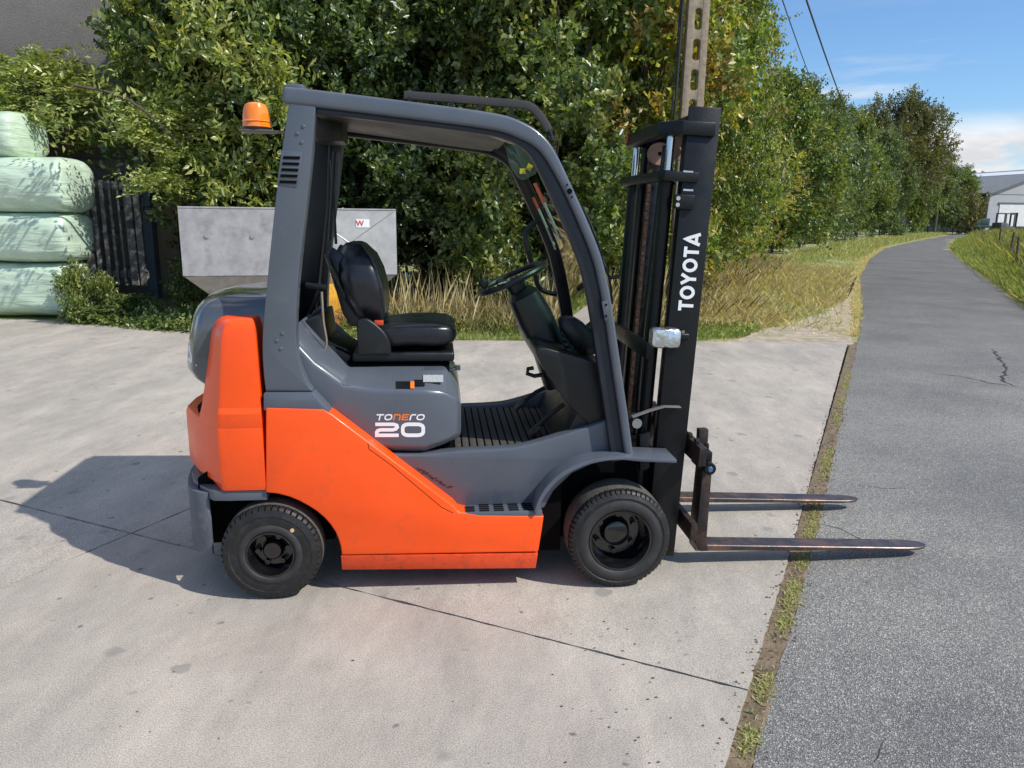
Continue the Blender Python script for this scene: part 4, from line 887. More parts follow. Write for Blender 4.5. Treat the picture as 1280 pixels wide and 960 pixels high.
for a, b_ in (((0.45, 0.25, 0.0), (0.45, 0.25, zb - .2)), ((hw_ - 0.55, 0.25, 0.0), (hw_ - 0.45, 0.25, zb - .2)), ((0.45, 1.2, 0), (0.45, 1.2, zb - .2)), ((hw_ - .5, 1.2, 0), (hw_ - .5, 1.2, zb - .2)), ((hw_ * .52, 0.1, 0.25), (hw_ * .42, 0.2, zb - .05)), ((0.3, 0.2, 0.45), (hw_ - 0.3, 0.2, 0.45))): fr.sweep([a, b_], 0.035, n=4, p=4)
fr.build('frame', YELLOW, hop)
B().box((hw_ * .60, -0.1, 0.12), (hw_ * .80, 0.35, 0.62)).build('gearbox_cover', YELLOW, hop, 0.015)
B().box((hw_ * .66, -0.115, 0.05), (hw_ * .90, 0.3, 0.22)).build('base_plate', mat('orange_rust_plate', (0.55, 0.2, 0.05), 0.6, var=0.2), hop, 0.01)

# ------------------------------------------------------------------ THE FORKLIFT
FL = empty('forklift', tuple(_O), TH, label='orange and dark grey counterbalance forklift parked on the concrete with forks lowered', cat='forklift')
HW = 0.52
# --- wheels
def wheel(cx, cz, r, y0, w, lugs, rr, side, gd=0.008, dk=0.42, seed=0):
    """y0: outer face, w: width inward (side=-1 near, +1 far)"""
    wh = B(); s_ = -side
    hub = empty('wheel', (cx, 0, cz)); hub.parent = FL; hub.rotation_euler = (0, seed * 0.9, 0)
    n = lugs * 6; prof = [(rr * 0.98, 0.02), (rr * 1.03, 0.004), (rr + (r - rr) * 0.35, -0.004), (rr + (r - rr) * 0.62, -0.002), (rr + (r - rr) * 0.66, -0.0045), (r * 0.93, 0.003), (r * 0.945, 0.004), (r * 0.985, 0.014), (r, 0.032), (r, w * 0.5), (r, w - 0.032), (r * 0.985, w - 0.014), (r * 0.93, w), (rr, w - 0.01)]
    R = []
    for (q, h) in prof:
        ring = []
        for k in range(n):
            a = 2 * math.pi * k / n; ph = (k % 6)
            rq = q; hh = h
            if q > r * 0.94 and abs(h - w * 0.5) > w * 0.2:
                if ph == 5: rq = q - gd; hh = h + (gd * 0.8 if h < w / 2 else -gd * 0.8)
            ring.append(Vector((rq * math.cos(a), y0 + s_ * hh, rq * math.sin(a))))
        R.append(ring)
    t = B().rings(R, False).build('tyre', RUBBER, hub, angle=28)
    # tread wear band
    B().lathe([(r * 0.999, 0.034), (r * 1.006, w * 0.3), (r * 1.006, w * 0.7), (r * 0.999, w - 0.034)], (0, 0, 0), n=64).xf(lambda p: Vector((p.x, y0 + s_ * p.y, p.z))).build('tread_band', TREAD, t)
    # raised sidewall marks
    b = B(); rg = random.Random(seed)
    for band, cnt in (((0.80, 0.87), 46),):
        for k in range(cnt):
            if rg.random() < 0.35: continue
            a = 2 * math.pi * k / cnt; a2 = a + 0.055; r0_, r1_ = r * band[0], r * (band[0] + rg.uniform(0.03, 0.065))
            q = [(r0_, a), (r1_, a), (r1_, a2), (r0_, a2)]
            yy = y0 - s_ * 0.0035
            v = [Vector((x_ * math.cos(t_), yy, x_ * math.sin(t_))) for x_, t_ in q] + [Vector((x_ * math.cos(t_), y0 + s_ * 0.006, x_ * math.sin(t_))) for x_, t_ in q]
            b.add(v, [(0, 1, 2, 3), (0, 4, 5, 1), (1, 5, 6, 2), (2, 6, 7, 3), (3, 7, 4, 0)])
    if b.v: b.build('sidewall_relief', RUBBER, t)
    B().lathe([(rr * 1.0, 0.004), (rr * 1.06, -0.006), (rr * 1.16, -0.0105), (rr * 1.27, -0.0095), (rr * 1.36, -0.004), (rr * 1.38, 0.004)], (0, 0, 0), n=64).xf(lambda p: Vector((p.x, y0 + s_ * p.y, p.z))).build('bead_ring', mat('dusty_bead_rubber', (0.026, 0.025, 0.024), 0.6, var=0.3, vscale=20), t)
    dish = w * dk
    rp = [(rr * 1.04, 0.002), (rr * 1.02, -0.006), (rr * 0.96, -0.006), (rr * 0.93, 0.01), (rr * 0.88, 0.03), (rr * 0.86, dish * 0.8), (rr * 0.80, dish), (rr * 0.50, dish + 0.004), (rr * 0.46, dish - 0.02), (rr * 0.42, dish - 0.035), (rr * 0.36, dish - 0.04), (0.002, dish - 0.04)]
    rm = B().lathe(rp, (0, 0, 0), n=48).xf(lambda p: Vector((p.x, y0 + s_ * p.y, p.z))).build('rim', RIMM, hub)
    for k in range(6):
        a = k * math.pi / 3 + 0.3; c = (rr * 0.65 * math.cos(a), 0, rr * 0.65 * math.sin(a))
        B().lathe([(0.001, dish - 0.028), (0.012, dish - 0.028), (0.013, dish - 0.02), (0.013, dish + 0.004)], c, n=6).xf(lambda p: Vector((p.x, y0 + s_ * p.y, p.z))).build('wheel_nut', RIMM, rm)
    return t, hub
for s_ in (-1, 1):
    t, h = wheel(0.742, 0.225, 0.225, s_ * 0.55, 0.20, 60, 0.134, s_, 0.0045, 0.55, seed=1 if s_ < 0 else 3)
    if s_ < 0:
        B().lathe([(0.001, 0), (0.0075, 0), (0.0075, 0.003)], (0, 0, 0), n=12).xf(lambda p: p + Vector((0.172 * math.cos(-1.0), -0.5555, 0.172 * math.sin(-1.0) + 0))).build('balance_mark', PALED, t)
    t, h = wheel(-0.735, 0.207, 0.207, s_ * 0.55, 0.16, 46, 0.096, s_, 0.009, 0.48, seed=2 if s_ < 0 else 4)
    h.rotation_euler = (0, 0.4, 0)
    if s_ < 0:
        B().lathe([(0.001, 0), (0.0085, 0), (0.0085, 0.003)], (0, 0, 0), n=12).xf(lambda p: p + Vector((0.142, -0.5555, 0.0))).build('balance_mark', mat('pale_orange_dot', (0.75, 0.45, 0.25), 0.5), t)
        h.rotation_euler = (0, -0.85, 0)
# --- chassis
ch = B(); ch.box((-0.34, -0.42, 0.13), (0.50, 0.42, 0.50)); ch.box((-1.0, -0.36, 0.42), (-0.34, 0.36, 0.78)); ch.box((-1.07, -0.35, 0.18), (-0.5, 0.35, 0.43)); ch.box((0.46, -0.30, 0.14), (0.98, 0.30, 0.52))
ch.build('chassis', DARK, FL)
# wheel arch liners (dark), near and far
for s_ in (-1, 1):
    arc = [(-0.735 + 0.30 * math.cos(a), 0.217 + 0.30 * math.sin(a)) for a in [math.pi * (0.0 + k / 12) for k in range(13)]]
    o = arc + [(-0.42, 0.217)][:0] + [(-1.045, 0.217), (-1.045, 0.50), (-0.97, 0.555), (-0.42, 0.555), (-0.42, 0.217)]
    B().prism(o, s_ * 0.415, s_ * 0.37).build('arch_liner', DARK, FL)
    B().lathe([(0.001, 0), (0.06, 0), (0.06, 0.5), (0.001, 0.5)], (-0.735, -0.25, 0.217), n=12).build('axle', DARK, FL) if s_ < 0 else None
# --- orange side panels
SP = [(332, 510), (404, 512), (415, 518), (566, 632), (573, 640), (600, 644), (680, 645), (677, 665), (673, 690)] 
SPb = [(427, 694), (425.5, 683), (422.5, 673), (419, 665), (413, 656), (406, 648), (396, 639.5), (386, 633), (374, 626.5), (362, 621.5), (347, 617.5), (332, 616)]
for s_ in (-1, 1):
    o = LL(SP, -HW) + LL(SPb, -HW)
    B().prism(o, s_ * HW, s_ * (HW - 0.10)).build('side_panel', ORANGE, FL, 0.007, 3)
    # tucked-under rocker
    o2 = LL([(426, 695), (672.6, 692), (670, 712), (427, 714)], -HW)
    b = B(); y0, y1, y2 = s_ * HW, s_ * (HW - 0.012), s_ * (HW - 0.10)
    v = [(o2[0][0], y0, o2[0][1]), (o2[1][0], y0, o2[1][1]), (o2[2][0], y1, o2[2][1]), (o2[3][0], y1, o2[3][1])]; v += [(a, y2, c) for a, _, c in v]
    b.add(v, [(0, 1, 2, 3), (7, 6, 5, 4), (0, 4, 5, 1), (1, 5, 6, 2), (2, 6, 7, 3), (3, 7, 4, 0)]); b.build('rocker', ORANGE_D, FL, 0.003)
b = B()
for pa, pb in (((460, 553), (461, 561)), ((461, 561), (490, 582)), ((490, 582), (552, 634)), ((552, 634), (566, 641))):
    a, c = L(*pa, -HW), L(*pb, -HW); d = Vector((c[0] - a[0], c[1] - a[1])).normalized() * 0.0011; n_ = Vector((-d.y, d.x))
    b.add([(a[0] + n_.x, -HW - 0.0006, a[1] + n_.y), (c[0] + n_.x, -HW - 0.0006, c[1] + n_.y), (c[0] - n_.x, -HW - 0.0006, c[1] - n_.y), (a[0] - n_.x, -HW - 0.0006, a[1] - n_.y)], [(0, 1, 2, 3)])
b.build('flap_seam', DARK, FL)
# --- counterweight
ca0, ra0 = L(271, 505, -0.51)[0], L(250, 520, -0.36)[0]
xw = L(330, 560, -HW)[0] - 0.003
def full(h): return h + [(x, -y) for x, y in reversed(h[:-1])]
def scale_plan(p, dx, dy): return [(x + (dx if x < ca0 - 0.03 else 0), y * dy) for x, y in p]
zc0, zc1 = L(300, 614, -HW)[1], L(300, 509, -HW)[1]
zr = L(247, 523, -0.40)[1]
cwp = full([(xw, -HW), (ca0 + 0.012, -HW), (ca0 - 0.004, -HW + 0.006), ((ca0 + ra0) / 2, -0.452), (ra0 - 0.004, -0.37), (ra0 - 0.052, -0.29), (-1.155, -0.15), (-1.165, 0)])
b = B(); b.rings([[(x, y, zc0) for x, y in scale_plan(cwp, 0.03, 0.985)], [(x, y, zc0 + 0.03) for x, y in cwp], [(x, y, zr - 0.03) for x, y in cwp], [(x, y, zr - 0.008) for x, y in scale_plan(cwp, 0.008, 0.992)], [(x, y, zr) for x, y in scale_plan(cwp, 0.03, 0.96)]])
zt_e = L(300, 399, -0.48)[1]
for s_ in (-1, 1):
    R = []; cb_, rb_ = L(278, 405, -0.49)[0], L(268, 405, -0.36)[0]
    for t in (-0.03, 0.0, 0.11, 0.16, 0.5, 0.80, 0.88, 0.93, 0.965, 0.988, 1.0):
        z = zr + (zt_e - zr) * t; k = {0.88: 0.003, 0.93: 0.010, 0.965: 0.020, 0.988: 0.032, 1.0: 0.050}.get(t, 0)
        xc_ = ca0 + (cb_ - ca0) * max(0, t); xi = ra0 + (rb_ - ra0) * max(0, t) ** 0.85; xf_ = xw - 0.012 * max(0, t); yo = {-0.03: 0.517, 0.0: 0.5195, 0.11: 0.519, 0.16: 0.508}.get(t, 0.508 - 0.018 * t)
        ring = [(xf_ - k * .4, yo - k), (xc_ + 0.014 + k, yo - k), (xc_ - 0.002 + k, yo - 0.006 - k), ((xc_ + xi) / 2 + k, (yo + 0.37) / 2 + 0.008 - k * .5), (xi + k, 0.37), (xi + 0.012 + k, 0.335), (xf_ - k * .4, 0.335)]
        R.append([(x, s_ * y, z) for x, y in ring])
    b.rings(R)
CW = b.build('counterweight', ORANGE, FL, 0.0, 2, 21)
B().slab(full([(-0.8, -0.30), (-0.98, -0.33), (-1.06, -0.29), (-1.09, -0.20), (-1.105, 0)]), zr - 0.02, zr + 0.003).build('towing_recess', DARK, FL)
# dark gap line between ear and guard
# --- rear bumper skirt (grey)
zb0 = L(250, 690, -0.44)[1]; b = B()
xb_ = L(252, 640, -0.47)[0]
out_ = [(xb_ + 0.035, -0.478), (xb_, -0.47), (xb_ - 0.035, -0.445), (-1.10, -0.375), (-1.13, -0.28), (-1.155, -0.15), (-1.165, 0)]
inn = [(xb_ + 0.035, -0.455), (xb_ + 0.01, -0.445), (xb_ - 0.02, -0.42), (-1.07, -0.355), (-1.09, -0.27), (-1.105, -0.14), (-1.11, 0)]
o_ = full(out_); i_ = full(inn)
poly = o_ + i_[::-1]
b.slab(poly, zb0, zc0 - 0.02); b.build('rear_bumper', mat('bumper_grey_plastic', (0.095, 0.105, 0.125), 0.55, var=0.12, vscale=9, dirt=(0.3, 0.29, 0.26), dscale=12, dth=(0.55, 0.75), damt=0.5), FL, 0.005)
b = B(); b.slab(full([(xw, -0.505), (-0.9, -0.505), (-0.96, -0.50), (-1.02, -0.44), (-1.08, -0.36), (-1.12, -0.25), (-1.135, 0)]), zc0 - 0.048, zc0 - 0.004); b.build('bumper_ledge', GREY, FL, 0.004)

# --- hood
zh0 = L(253, 478, -0.30)[1]; b = B(); R = []
hx = [(-1.10, 0.30), (-1.118, 0.27), (-1.125, 0.2)]
HCOR = [(0.085, 0.0), (0.068, 0.005), (0.058, 0.014), (0.047, 0.030), (0.032, 0.056), (0.015, 0.092), (0.004, 0.14), (0.0, 0.19)]
def hood_ring(z, xr, hw, xf_):
    P_ = [(xf_, -hw)] + [(xr + a, -hw + c_) for a, c_ in HCOR] + [(xr - 0.012, -0.08), (xr - 0.014, 0)]
    return [(x, y, z) for x, y in full(P_)]
hxs = [L(*q_, -0.30)[0] for q_ in ((251, 479), (243, 472), (236.5, 462), (236.5, 440), (240, 415), (244, 395), (249, 384), (256, 376), (266, 371))]; hzs = [L(*q_, -0.30)[1] for q_ in ((251, 479), (243, 472), (236.5, 462), (236.5, 440), (240, 415), (244, 395), (249, 384), (256, 376), (266, 371))]
prof = [(z, x - 0.034, w) for z, x, w in zip(hzs, hxs, (0.335, 0.345, 0.35, 0.35, 0.35, 0.347, 0.342, 0.333, 0.32))] + [(hzs[-1] + 0.012, hxs[-1] + 0.03, 0.28)]
HOODPROF = prof
R = [hood_ring(z, xr, hw, -0.70) for k, (z, xr, hw) in enumerate(prof)]
HOOD = B().rings(R).build('hood', HOODM, FL, 0.004, 2, 60)
# rear maker lettering, wrapped round the hood
def wrap(p):
    y = abs(p.y); z = p.z; hw = 0.345; xr = np.interp(z, [q_[0] for q_ in HOODPROF], [q_[1] for q_ in HOODPROF])
    ys = [0, 0.08] + [hw - c_ for a, c_ in HCOR[::-1]]; xs = [xr - 0.014, xr - 0.012] + [xr + a for a, c_ in HCOR[::-1]]
    return Vector((float(np.interp(y, ys, xs)) - 0.004, p.y, p.z))
block_text('maker_lettering', 'TOYOTA', 0.078, 0.70, (-1.1, 0.0, L(240, 444, -0.30)[1]), (0, -1, 0), (0, 0, 1), WHITE, FL, 0.2, fn=wrap)
# --- engine cover with seat deck (grey)
top_side = [(366, 424), (392, 452), (430, 480), (470, 486), (530, 487), (556, 490), (573, 500), (577, 512)]
bot_side = [(366, 492), (400, 508), (430, 530), (486, 566), (530, 567), (556, 559), (573, 554), (577, 552)]
ins = [0, 0, 0, 0, 0, 0.015, 0.05, 0.075]; R = []
for (tx, ty), (bx_, by_), q_ in zip(top_side, bot_side, ins):
    x, z1 = L(tx, ty, -0.43); _, z0 = L(bx_, by_, -0.43); w = 0.43 - q_
    zd = L(480, 463, -0.31)[1]; z2 = max(z1 + 0.004, min(zd, z1 + 0.10)) if tx < 560 else z1 + 0.025
    if tx < 420: z2 = z1 + 0.055
    R.append([(x, -w + 0.03, z0), (x, -w, z0 + 0.03), (x, -w, z1 - 0.012), (x, -w + 0.012, z1), (x, -w + 0.11, z2), (x, w - 0.11, z2), (x, w - 0.012, z1), (x, w, z1 - 0.012), (x, w, z0 + 0.03), (x, w - 0.03, z0)])
EC = B().rings(R).build('engine_cover', GREY, FL, 0.010, 3, 50)
# model lettering
a0 = L(500, 537, -0.431); a1 = L(500, 522, -0.431)
def side_text(s, px, py, hpx, yl, m, sx, bold, shear=0.0, space=1.0, parent=EC, name='model_lettering'):
    x, z = L(px, py, yl); _, z2 = L(px, py - hpx, yl); return text(name, s, abs(z2 - z), (x, yl, z), (1, 0, 0.018), (-0.018, 0, 1), m, parent, bold, sx, shear, space=space)
def strokes(name, paths, box, w, m, yl=-0.4312, slant=0.0):
    """letters drawn as flat square strokes; paths in a unit box, box in photograph pixels (x0, y0, x1, y1)"""
    b = B(); x0, y0, x1, y1 = box; k_ = 0
    for path, closed in paths:
        P_ = [Vector((a, c)) for a, c in path]; n = len(P_); L_, R_ = [], []
        sc_ = Vector((x1 - x0, y1 - y0))
        Q = [Vector((p.x * sc_.x, p.y * sc_.y)) for p in P_]
        for i in range(n):
            a = Q[(i - 1) % n] if closed or i else None; c = Q[(i + 1) % n] if closed or i < n - 1 else None
            d1 = (Q[i] - a).normalized() if a is not None else None; d2 = (c - Q[i]).normalized() if c is not None else None
            d1 = d1 or d2; d2 = d2 or d1; t = (d1 + d2).normalized(); nn = Vector((-t.y, t.x)); k = w / 2 / max(0.5, nn.dot(Vector((-d1.y, d1.x))))
            L_.append(Q[i] + nn * k); R_.append(Q[i] - nn * k)
        k_ += 1; v = []
        for q in L_ + R_:
            px = x0 + q.x + slant * (y1 - y0 - q.y); x, z = L(px, y0 + q.y, yl); v.append((x, yl - 0.0002 * k_, z))
        b.add(v, [(i, (i + 1) % n, n + (i + 1) % n, n + i) for i in range(n if closed else n - 1)])
    return b.build(name, m, EC)
def rr(x0, y0, x1, y1, r=0.22): 
    o = []
    for cx, cy, a0 in ((x1 - r, y1 - r, 0), (x0 + r, y1 - r, 90), (x0 + r, y0 + r, 180), (x1 - r, y0 + r, 270)):
        for k in range(4): a = math.radians(a0 + 30 * k); o.append((cx + r * math.cos(a), cy + r * math.sin(a)))
    return o
zero = [(rr(0.08, 0.13, 0.92, 0.87), True)]
two = [([(0.02, 0.13), (0.78, 0.13), (0.90, 0.20), (0.92, 0.32), (0.86, 0.44), (0.74, 0.5), (0.26, 0.5), (0.13, 0.55), (0.08, 0.66), (0.08, 0.87), (0.98, 0.87)], False)]
strokes('model_number', two, (468.5, 528, 499, 546.5), 4.4, WHITE); strokes('model_number', zero, (501, 528, 531.5, 546.5), 4.6, WHITE)
Tl = [([(0, 0.12), (1, 0.12)], False), ([(0.5, 0.12), (0.5, 1)], False)]; Ol = [(rr(0.1, 0.12, 0.9, 0.88, 0.3), True)]
Nl = [([(0.12, 1), (0.12, 0.12), (0.7, 0.12), (0.88, 0.3), (0.88, 1)], False)]; El = [([(1, 0.12), (0.12, 0.12), (0.12, 0.88), (1, 0.88)], False), ([(0.12, 0.5), (0.9, 0.5)], False)]
Rl = [([(0.12, 1), (0.12, 0.3), (0.3, 0.12), (1, 0.12)], False)]
for lt_, x0_, x1_, m_ in ((Tl, 469, 478.5, WHITE), (Ol, 479.5, 489.5, WHITE), (Nl, 490.5, 500, ORDECAL), (El, 501, 510, ORDECAL), (Rl, 511.5, 518.5, WHITE), (Ol, 519.5, 530, WHITE)):
    strokes('model_letter', lt_, (x0_, 517.5, x1_, 525.5), 1.7, m_, slant=0.25)
x0_, z0_ = L(497, 478, -0.37); x1_, z1_ = L(532, 487, -0.37)
def deck_quad(name, pa, pb, m, up=0.002):       # small label lying on the sloped shoulder of the cover
    pts = []
    for (px, py) in (pa, (pb[0], pa[1]), pb, (pa[0], pb[1])):
        best = None
        for k in range(40):
            yl = -0.425 + k * 0.003; x, z = L(px, py, yl); zs = L(px, 486.5, -0.43)[1]; ze = L(480, 463, -0.31)[1]
            zz = zs + (ze - zs) * min(1, (yl + 0.418) / 0.098)
            if best is None or abs(zz - z) < best[0]: best = (abs(zz - z), (x, yl - up, z + up))
        pts.append(best[1])
    return B().add(pts, [(0, 1, 2, 3)]).build(name, m, EC)
deck_quad('warning_label', (495, 477), (513, 486), PLAST); deck_quad('warning_label', (513, 477.3), (518, 486.2), ORDECAL, 0.003); deck_quad('instruction_label', (529, 469), (554, 478), PALED); deck_quad('instruction_label', (518, 475), (531, 483), PLAST)
# --- side cowl with step, both sides
cw_top = crv([(x, z, 0) for x, z in LL([(488, 568), (530, 568), (578, 564), (620, 562), (655, 558), (700, 545), (735, 534), (764, 524)], -0.43)], 4)
cw_bot = LL([(790, 566), (785, 572), (745, 578), (715, 592), (692, 614), (680, 636), (578, 636), (556, 620)], -0.43)
for s_ in (-1, 1):
    o = [(p.x, p.y) for p in cw_top] + cw_bot
    B().prism(o, s_ * 0.43, s_ * 0.36).build('side_cowl', GREY, FL, 0.012, 3, 50)
    # step plate
    zs = L(620, 641, -0.515)[1]; xa, xb = L(568, 641, -0.515)[0], L(678, 641, -0.515)[0]
    st = B().box((xa, s_ * 0.518, zs - 0.02), (xb, s_ * 0.40, zs + 0.004)).build('step_plate', GREY, FL, 0.004)
    for r_ in range(4):
        for c_ in range(5):
            xs0 = xa + 0.045 + c_ * 0.063 - (0.0 if r_ < 3 else 0); y_ = 0.505 - r_ * 0.022
            if r_ == 3 and c_ == 0: continue
            B().box((xs0, s_ * y_, zs + 0.0045), (xs0 + 0.042, s_ * (y_ - 0.009), zs + 0.0075)).build('grip_slot', DARK, st)
    # fender arch
    fo = crv([(x, z, 0) for x, z in LL([(671, 644), (680, 622), (698, 601), (722, 586), (748, 578), (775, 575), (800, 577), (846, 579)], -0.535)], 4)
    oo = [(p.x, p.y) for p in fo]; up_ = [(x - (0.012 if i < len(oo) * 0.5 else 0), z + 0.016) for i, (x, z) in enumerate(oo)]
    B().prism(oo + up_[::-1], s_ * 0.535, s_ * 0.37).build('fender', GREY, FL, 0.003)
# dark scratches on the cowl near the diagonal
b = B(); rg = random.Random(3)
for k in range(26):
    px, py = 520 + k * 1.7, 587 + k * 0.95 + rg.uniform(-2, 2); x, z = L(px, py, -0.43)
    b.box((x, -0.4312, z), (x + rg.uniform(.004, .018), -0.4303, z + rg.uniform(.002, .006)))
b.build('paint_chips', RUSTM, FL)
# --- floor
zfl = L(620, 562, -0.42)[1] - 0.012
fx0, fx1 = L(575, 560, -0.4)[0] - 0.02, L(745, 540, -0.4)[0]
FLR = B().box((fx0 - 0.05, -0.40, zfl - 0.03), (fx1, 0.40, zfl)).build('floor_plate', DARK, FL)
nr_ = int((fx1 - fx0 - 0.02) / 0.034)
for k in range(nr_):
    xx = fx0 + k * 0.034; B().box((xx, -0.385, zfl), (xx + 0.027, 0.385, zfl + 0.006)).build('mat_rib', MATTE, FLR, 0.002)
# toe board and front cowl
dsh = crv([(x, z, 0) for x, z in LL([(690, 478), (668, 440), (672, 430), (700, 436), (740, 448), (752, 452)], -0.30)], 3)
o = [(p.x, p.y) for p in dsh] + LL([(762, 535), (740, 546), (728, 520), (705, 498)], -0.30)
B().prism(o, -0.40, 0.40).build('dashboard', PLAST, FL, 0.012, 3, 45)
B().prism([(fx1 - 0.16, zfl), (fx1, zfl), (fx1 + 0.02, zfl + 0.30), (fx1 - 0.02, zfl + 0.30)], -0.39, 0.39).build('toe_board', PLAST, FL, 0.006)
B().prism(LL([(700, 432), (742, 446), (750, 452), (700, 440)], -0.3), -0.38, 0.38)
# bellows and levers on dash
xb_, zb_ = L(715, 440, -0.28)
b = B(); b.lathe([(0.001, 0)] + [(0.028 - 0.003 * k + (0.006 if k % 2 else 0), 0.012 * k) for k in range(9)] + [(0.001, 0.1)], (xb_, -0.25, zb_ - 0.01), 'z', 16); b.xf(lambda p: Vector((p.x - (p.z - zb_) * 0.5, p.y, p.z))); b.build('lever_boot', PLAST, FL)
# rounded hood-like unit at (700-745, 390-450)
x_, z_ = L(722, 420, -0.2); R = []
for t, w, dx in ((0, 0.03, 0.075), (0.2, 0.06, 0.08), (0.6, 0.065, 0.07), (0.85, 0.06, 0.055), (0.97, 0.045, 0.035), (1.0, 0.02, 0.015)):
    R.append(seR((x_ + 0.05 - t * 0.10, -0.2, z_ - 0.08 + t * 0.17), (1, 0, 0), (0, 1, 0), dx, w, 20, 3))
B().rings(R).build('instrument_pod', PLAST, FL)
# --- steering column and wheel
c0, c1 = L(650, 362, 0.0), L(705, 470, 0.0); R = []
for t, a_, b__ in ((0, 0.05, 0.06), (0.06, 0.075, 0.09), (0.3, 0.085, 0.10), (0.6, 0.080, 0.10), (1.0, 0.11, 0.13)):
    x = c0[0] + (c1[0] - c0[0]) * t; z = c0[1] + (c1[1] - c0[1]) * t
    R.append(seR((x, -0.02, z), (0.88, 0, 0.47), (0, 1, 0), a_, b__, 20, 3.2))
COLM = B().rings(R).build('steering_column', PLAST, FL, 0.0)
# steering wheel: tilted ring
sw = L(640, 347, 0.0); axis = Vector((-0.42, 0, 0.9)).normalized(); e1_ = Vector((0, 1, 0)); e2_ = axis.cross(e1_).normalized(); cS = Vector((sw[0], -0.02, sw[1])); b = B(); R = []
for k in range(41):
    a = 2 * math.pi * k / 40; rd = e1_ * math.cos(a) + e2_ * math.sin(a); c = cS + rd * 0.165
    R.append([c + rd * (0.014 * math.cos(q_ * math.pi / 4)) + axis * (0.014 * math.sin(q_ * math.pi / 4)) for q_ in range(8)])
b.rings(R, False); SWO = b.build('steering_wheel', PLAST, FL)
for a in (0.4, 2.5, 4.6):
    rd = e1_ * math.cos(a) + e2_ * math.sin(a); B().sweep([cS - axis * 0.03, cS + rd * 0.08 - axis * 0.012, cS + rd * 0.16], 0.010, 0.016, n=8, up=tuple(axis.cross(rd))).build('spoke', PLAST, SWO)
B().lathe([(0.001, 0.02), (0.04, 0.015), (0.05, 0), (0.04, -0.06), (0.001, -0.06)], (0, 0, 0), 'z', 20).xf(lambda p: cS - axis * 0.02 + e1_ * p.x + e2_ * p.y + axis * p.z).build('wheel_hub', PLAST, SWO)
kn = cS + (e1_ * math.cos(2.2) + e2_ * math.sin(2.2)) * 0.165
B().lathe([(0.001, 0), (0.012, 0), (0.010, 0.02), (0.022, 0.035), (0.024, 0.05), (0.015, 0.065), (0.001, 0.068)], (0, 0, 0), 'z', 14).xf(lambda p: kn + e1_ * p.x + e2_ * p.y + axis * p.z).build('steering_knob', PLAST, SWO)
# direction lever
p0, p1 = L(655, 350, -0.08), L(622, 356, -0.2)
B().sweep([(p0[0], -0.06, p0[1]), (p0[0] - 0.03, -0.14, p0[1] + 0.01), (p1[0], -0.2, p1[1])], 0.007, n=6).build('direction_lever', PLAST, FL)
# parking lever hook at (657-672, 458-470)
h_ = LL([(680, 468), (668, 470), (659, 467), (660, 461), (667, 460)], -0.1); B().sweep([(x, -0.1, z) for x, z in h_], 0.010, n=8).build('release_lever', PLAST, FL)
# pedals
for i, (pa, pb, yy) in enumerate((((705, 505), (668, 538), -0.22), ((690, 480), (650, 505), 0.08), ((715, 512), (690, 540), -0.05))):
    a, c = L(*pa, yy), L(*pb, yy)
    pd = B().sweep([(a[0], yy, a[1]), ((a[0] + c[0]) / 2, yy, (a[1] + c[1]) / 2 + 0.01), (c[0], yy, c[1])], 0.010, 0.012, n=8).build('pedal', PLAST, FL)
    B().box((-0.035, -0.04, -0.006), (0.035, 0.04, 0.006)).xf(lambda p: Vector((c[0] + p.x * 0.7 - p.z * 0.7, yy + p.y, c[1] + p.x * 0.7 + p.z * 0.7))).build('pedal_pad', RUBBER, pd, 0.003)
# --- seat
def gpath_(pts): return LL(pts, -0.17)
bk = LL([(452, 408), (447, 392), (441, 370), (434, 345), (428, 325), (422, 308)], -0.2)
R = []
wid = [0.16, 0.20, 0.225, 0.225, 0.205, 0.15]; thk = [0.04, 0.075, 0.095, 0.095, 0.08, 0.035]
pts = [(bk[0], wid[0], thk[0] * .5)] + list(zip(bk, wid, thk)) + [((bk[-1][0] - .006, bk[-1][1] + 0.012), 0.09, 0.015)]
for (x, z), w, t in pts:
    ring = []
    for k in range(36):
        a, c = se(k, 36, 3.0); bol = 0.045 * (abs(c) ** 3) * (1 if a > 0 else 0.2)     # side bolsters curve forward
        ring.append(Vector((x + 0.035 + a * t + bol, -0.0 + c * w, z + a * t * 0.25)))
    R.append(ring)
SB = B().rings(R).build('seat_back', VINYL, FL, 0, angle=60)
sh = LL([(446, 410), (430, 370), (414, 335), (406, 318)], -0.2); R = []
for (x, z), w in zip(sh, (0.12, 0.19, 0.21, 0.16)): R.append(seR((x, 0, z), (1, 0, 0.2), (0, 1, 0), 0.014, w, 20, 4))
B().rings(R).build('back_shell', PLAST, SB)
for s_ in (-1, 1):
    B().prism(gpath_([(406, 322), (414, 308), (434, 322), (450, 352), (458, 385), (453, 408), (438, 408), (428, 392), (416, 352)]), s_ * 0.17, s_ * 0.145).build('side_cover', VINYL, SB, 0.01, 2)
cu = [(447, 0.02, 0.10), (456, 0.045, 0.2), (480, 0.055, 0.235), (510, 0.052, 0.245), (540, 0.055, 0.245), (558, 0.05, 0.235), (567, 0.035, 0.21), (571, 0.015, 0.17)]
R = []
for px, t, w in cu:
    x, z = L(px, 425, -0.23); z += 0.012 if px > 500 else 0
    ring = []
    for k in range(36):
        a, c = se(k, 36, 3.6); up_ = 0.018 * (abs(a) ** 3) if c > 0 else 0
        ring.append(Vector((x, a * w, z + c * t + up_)))
    R.append(ring)
CU = B().rings(R).build('seat_cushion', VINYL, FL, 0, angle=60)
sd = crv([(x, z, 0) for x, z in LL([(446, 400), (458, 398), (470, 405), (482, 417), (488, 430), (489, 443)], -0.25)], 4)
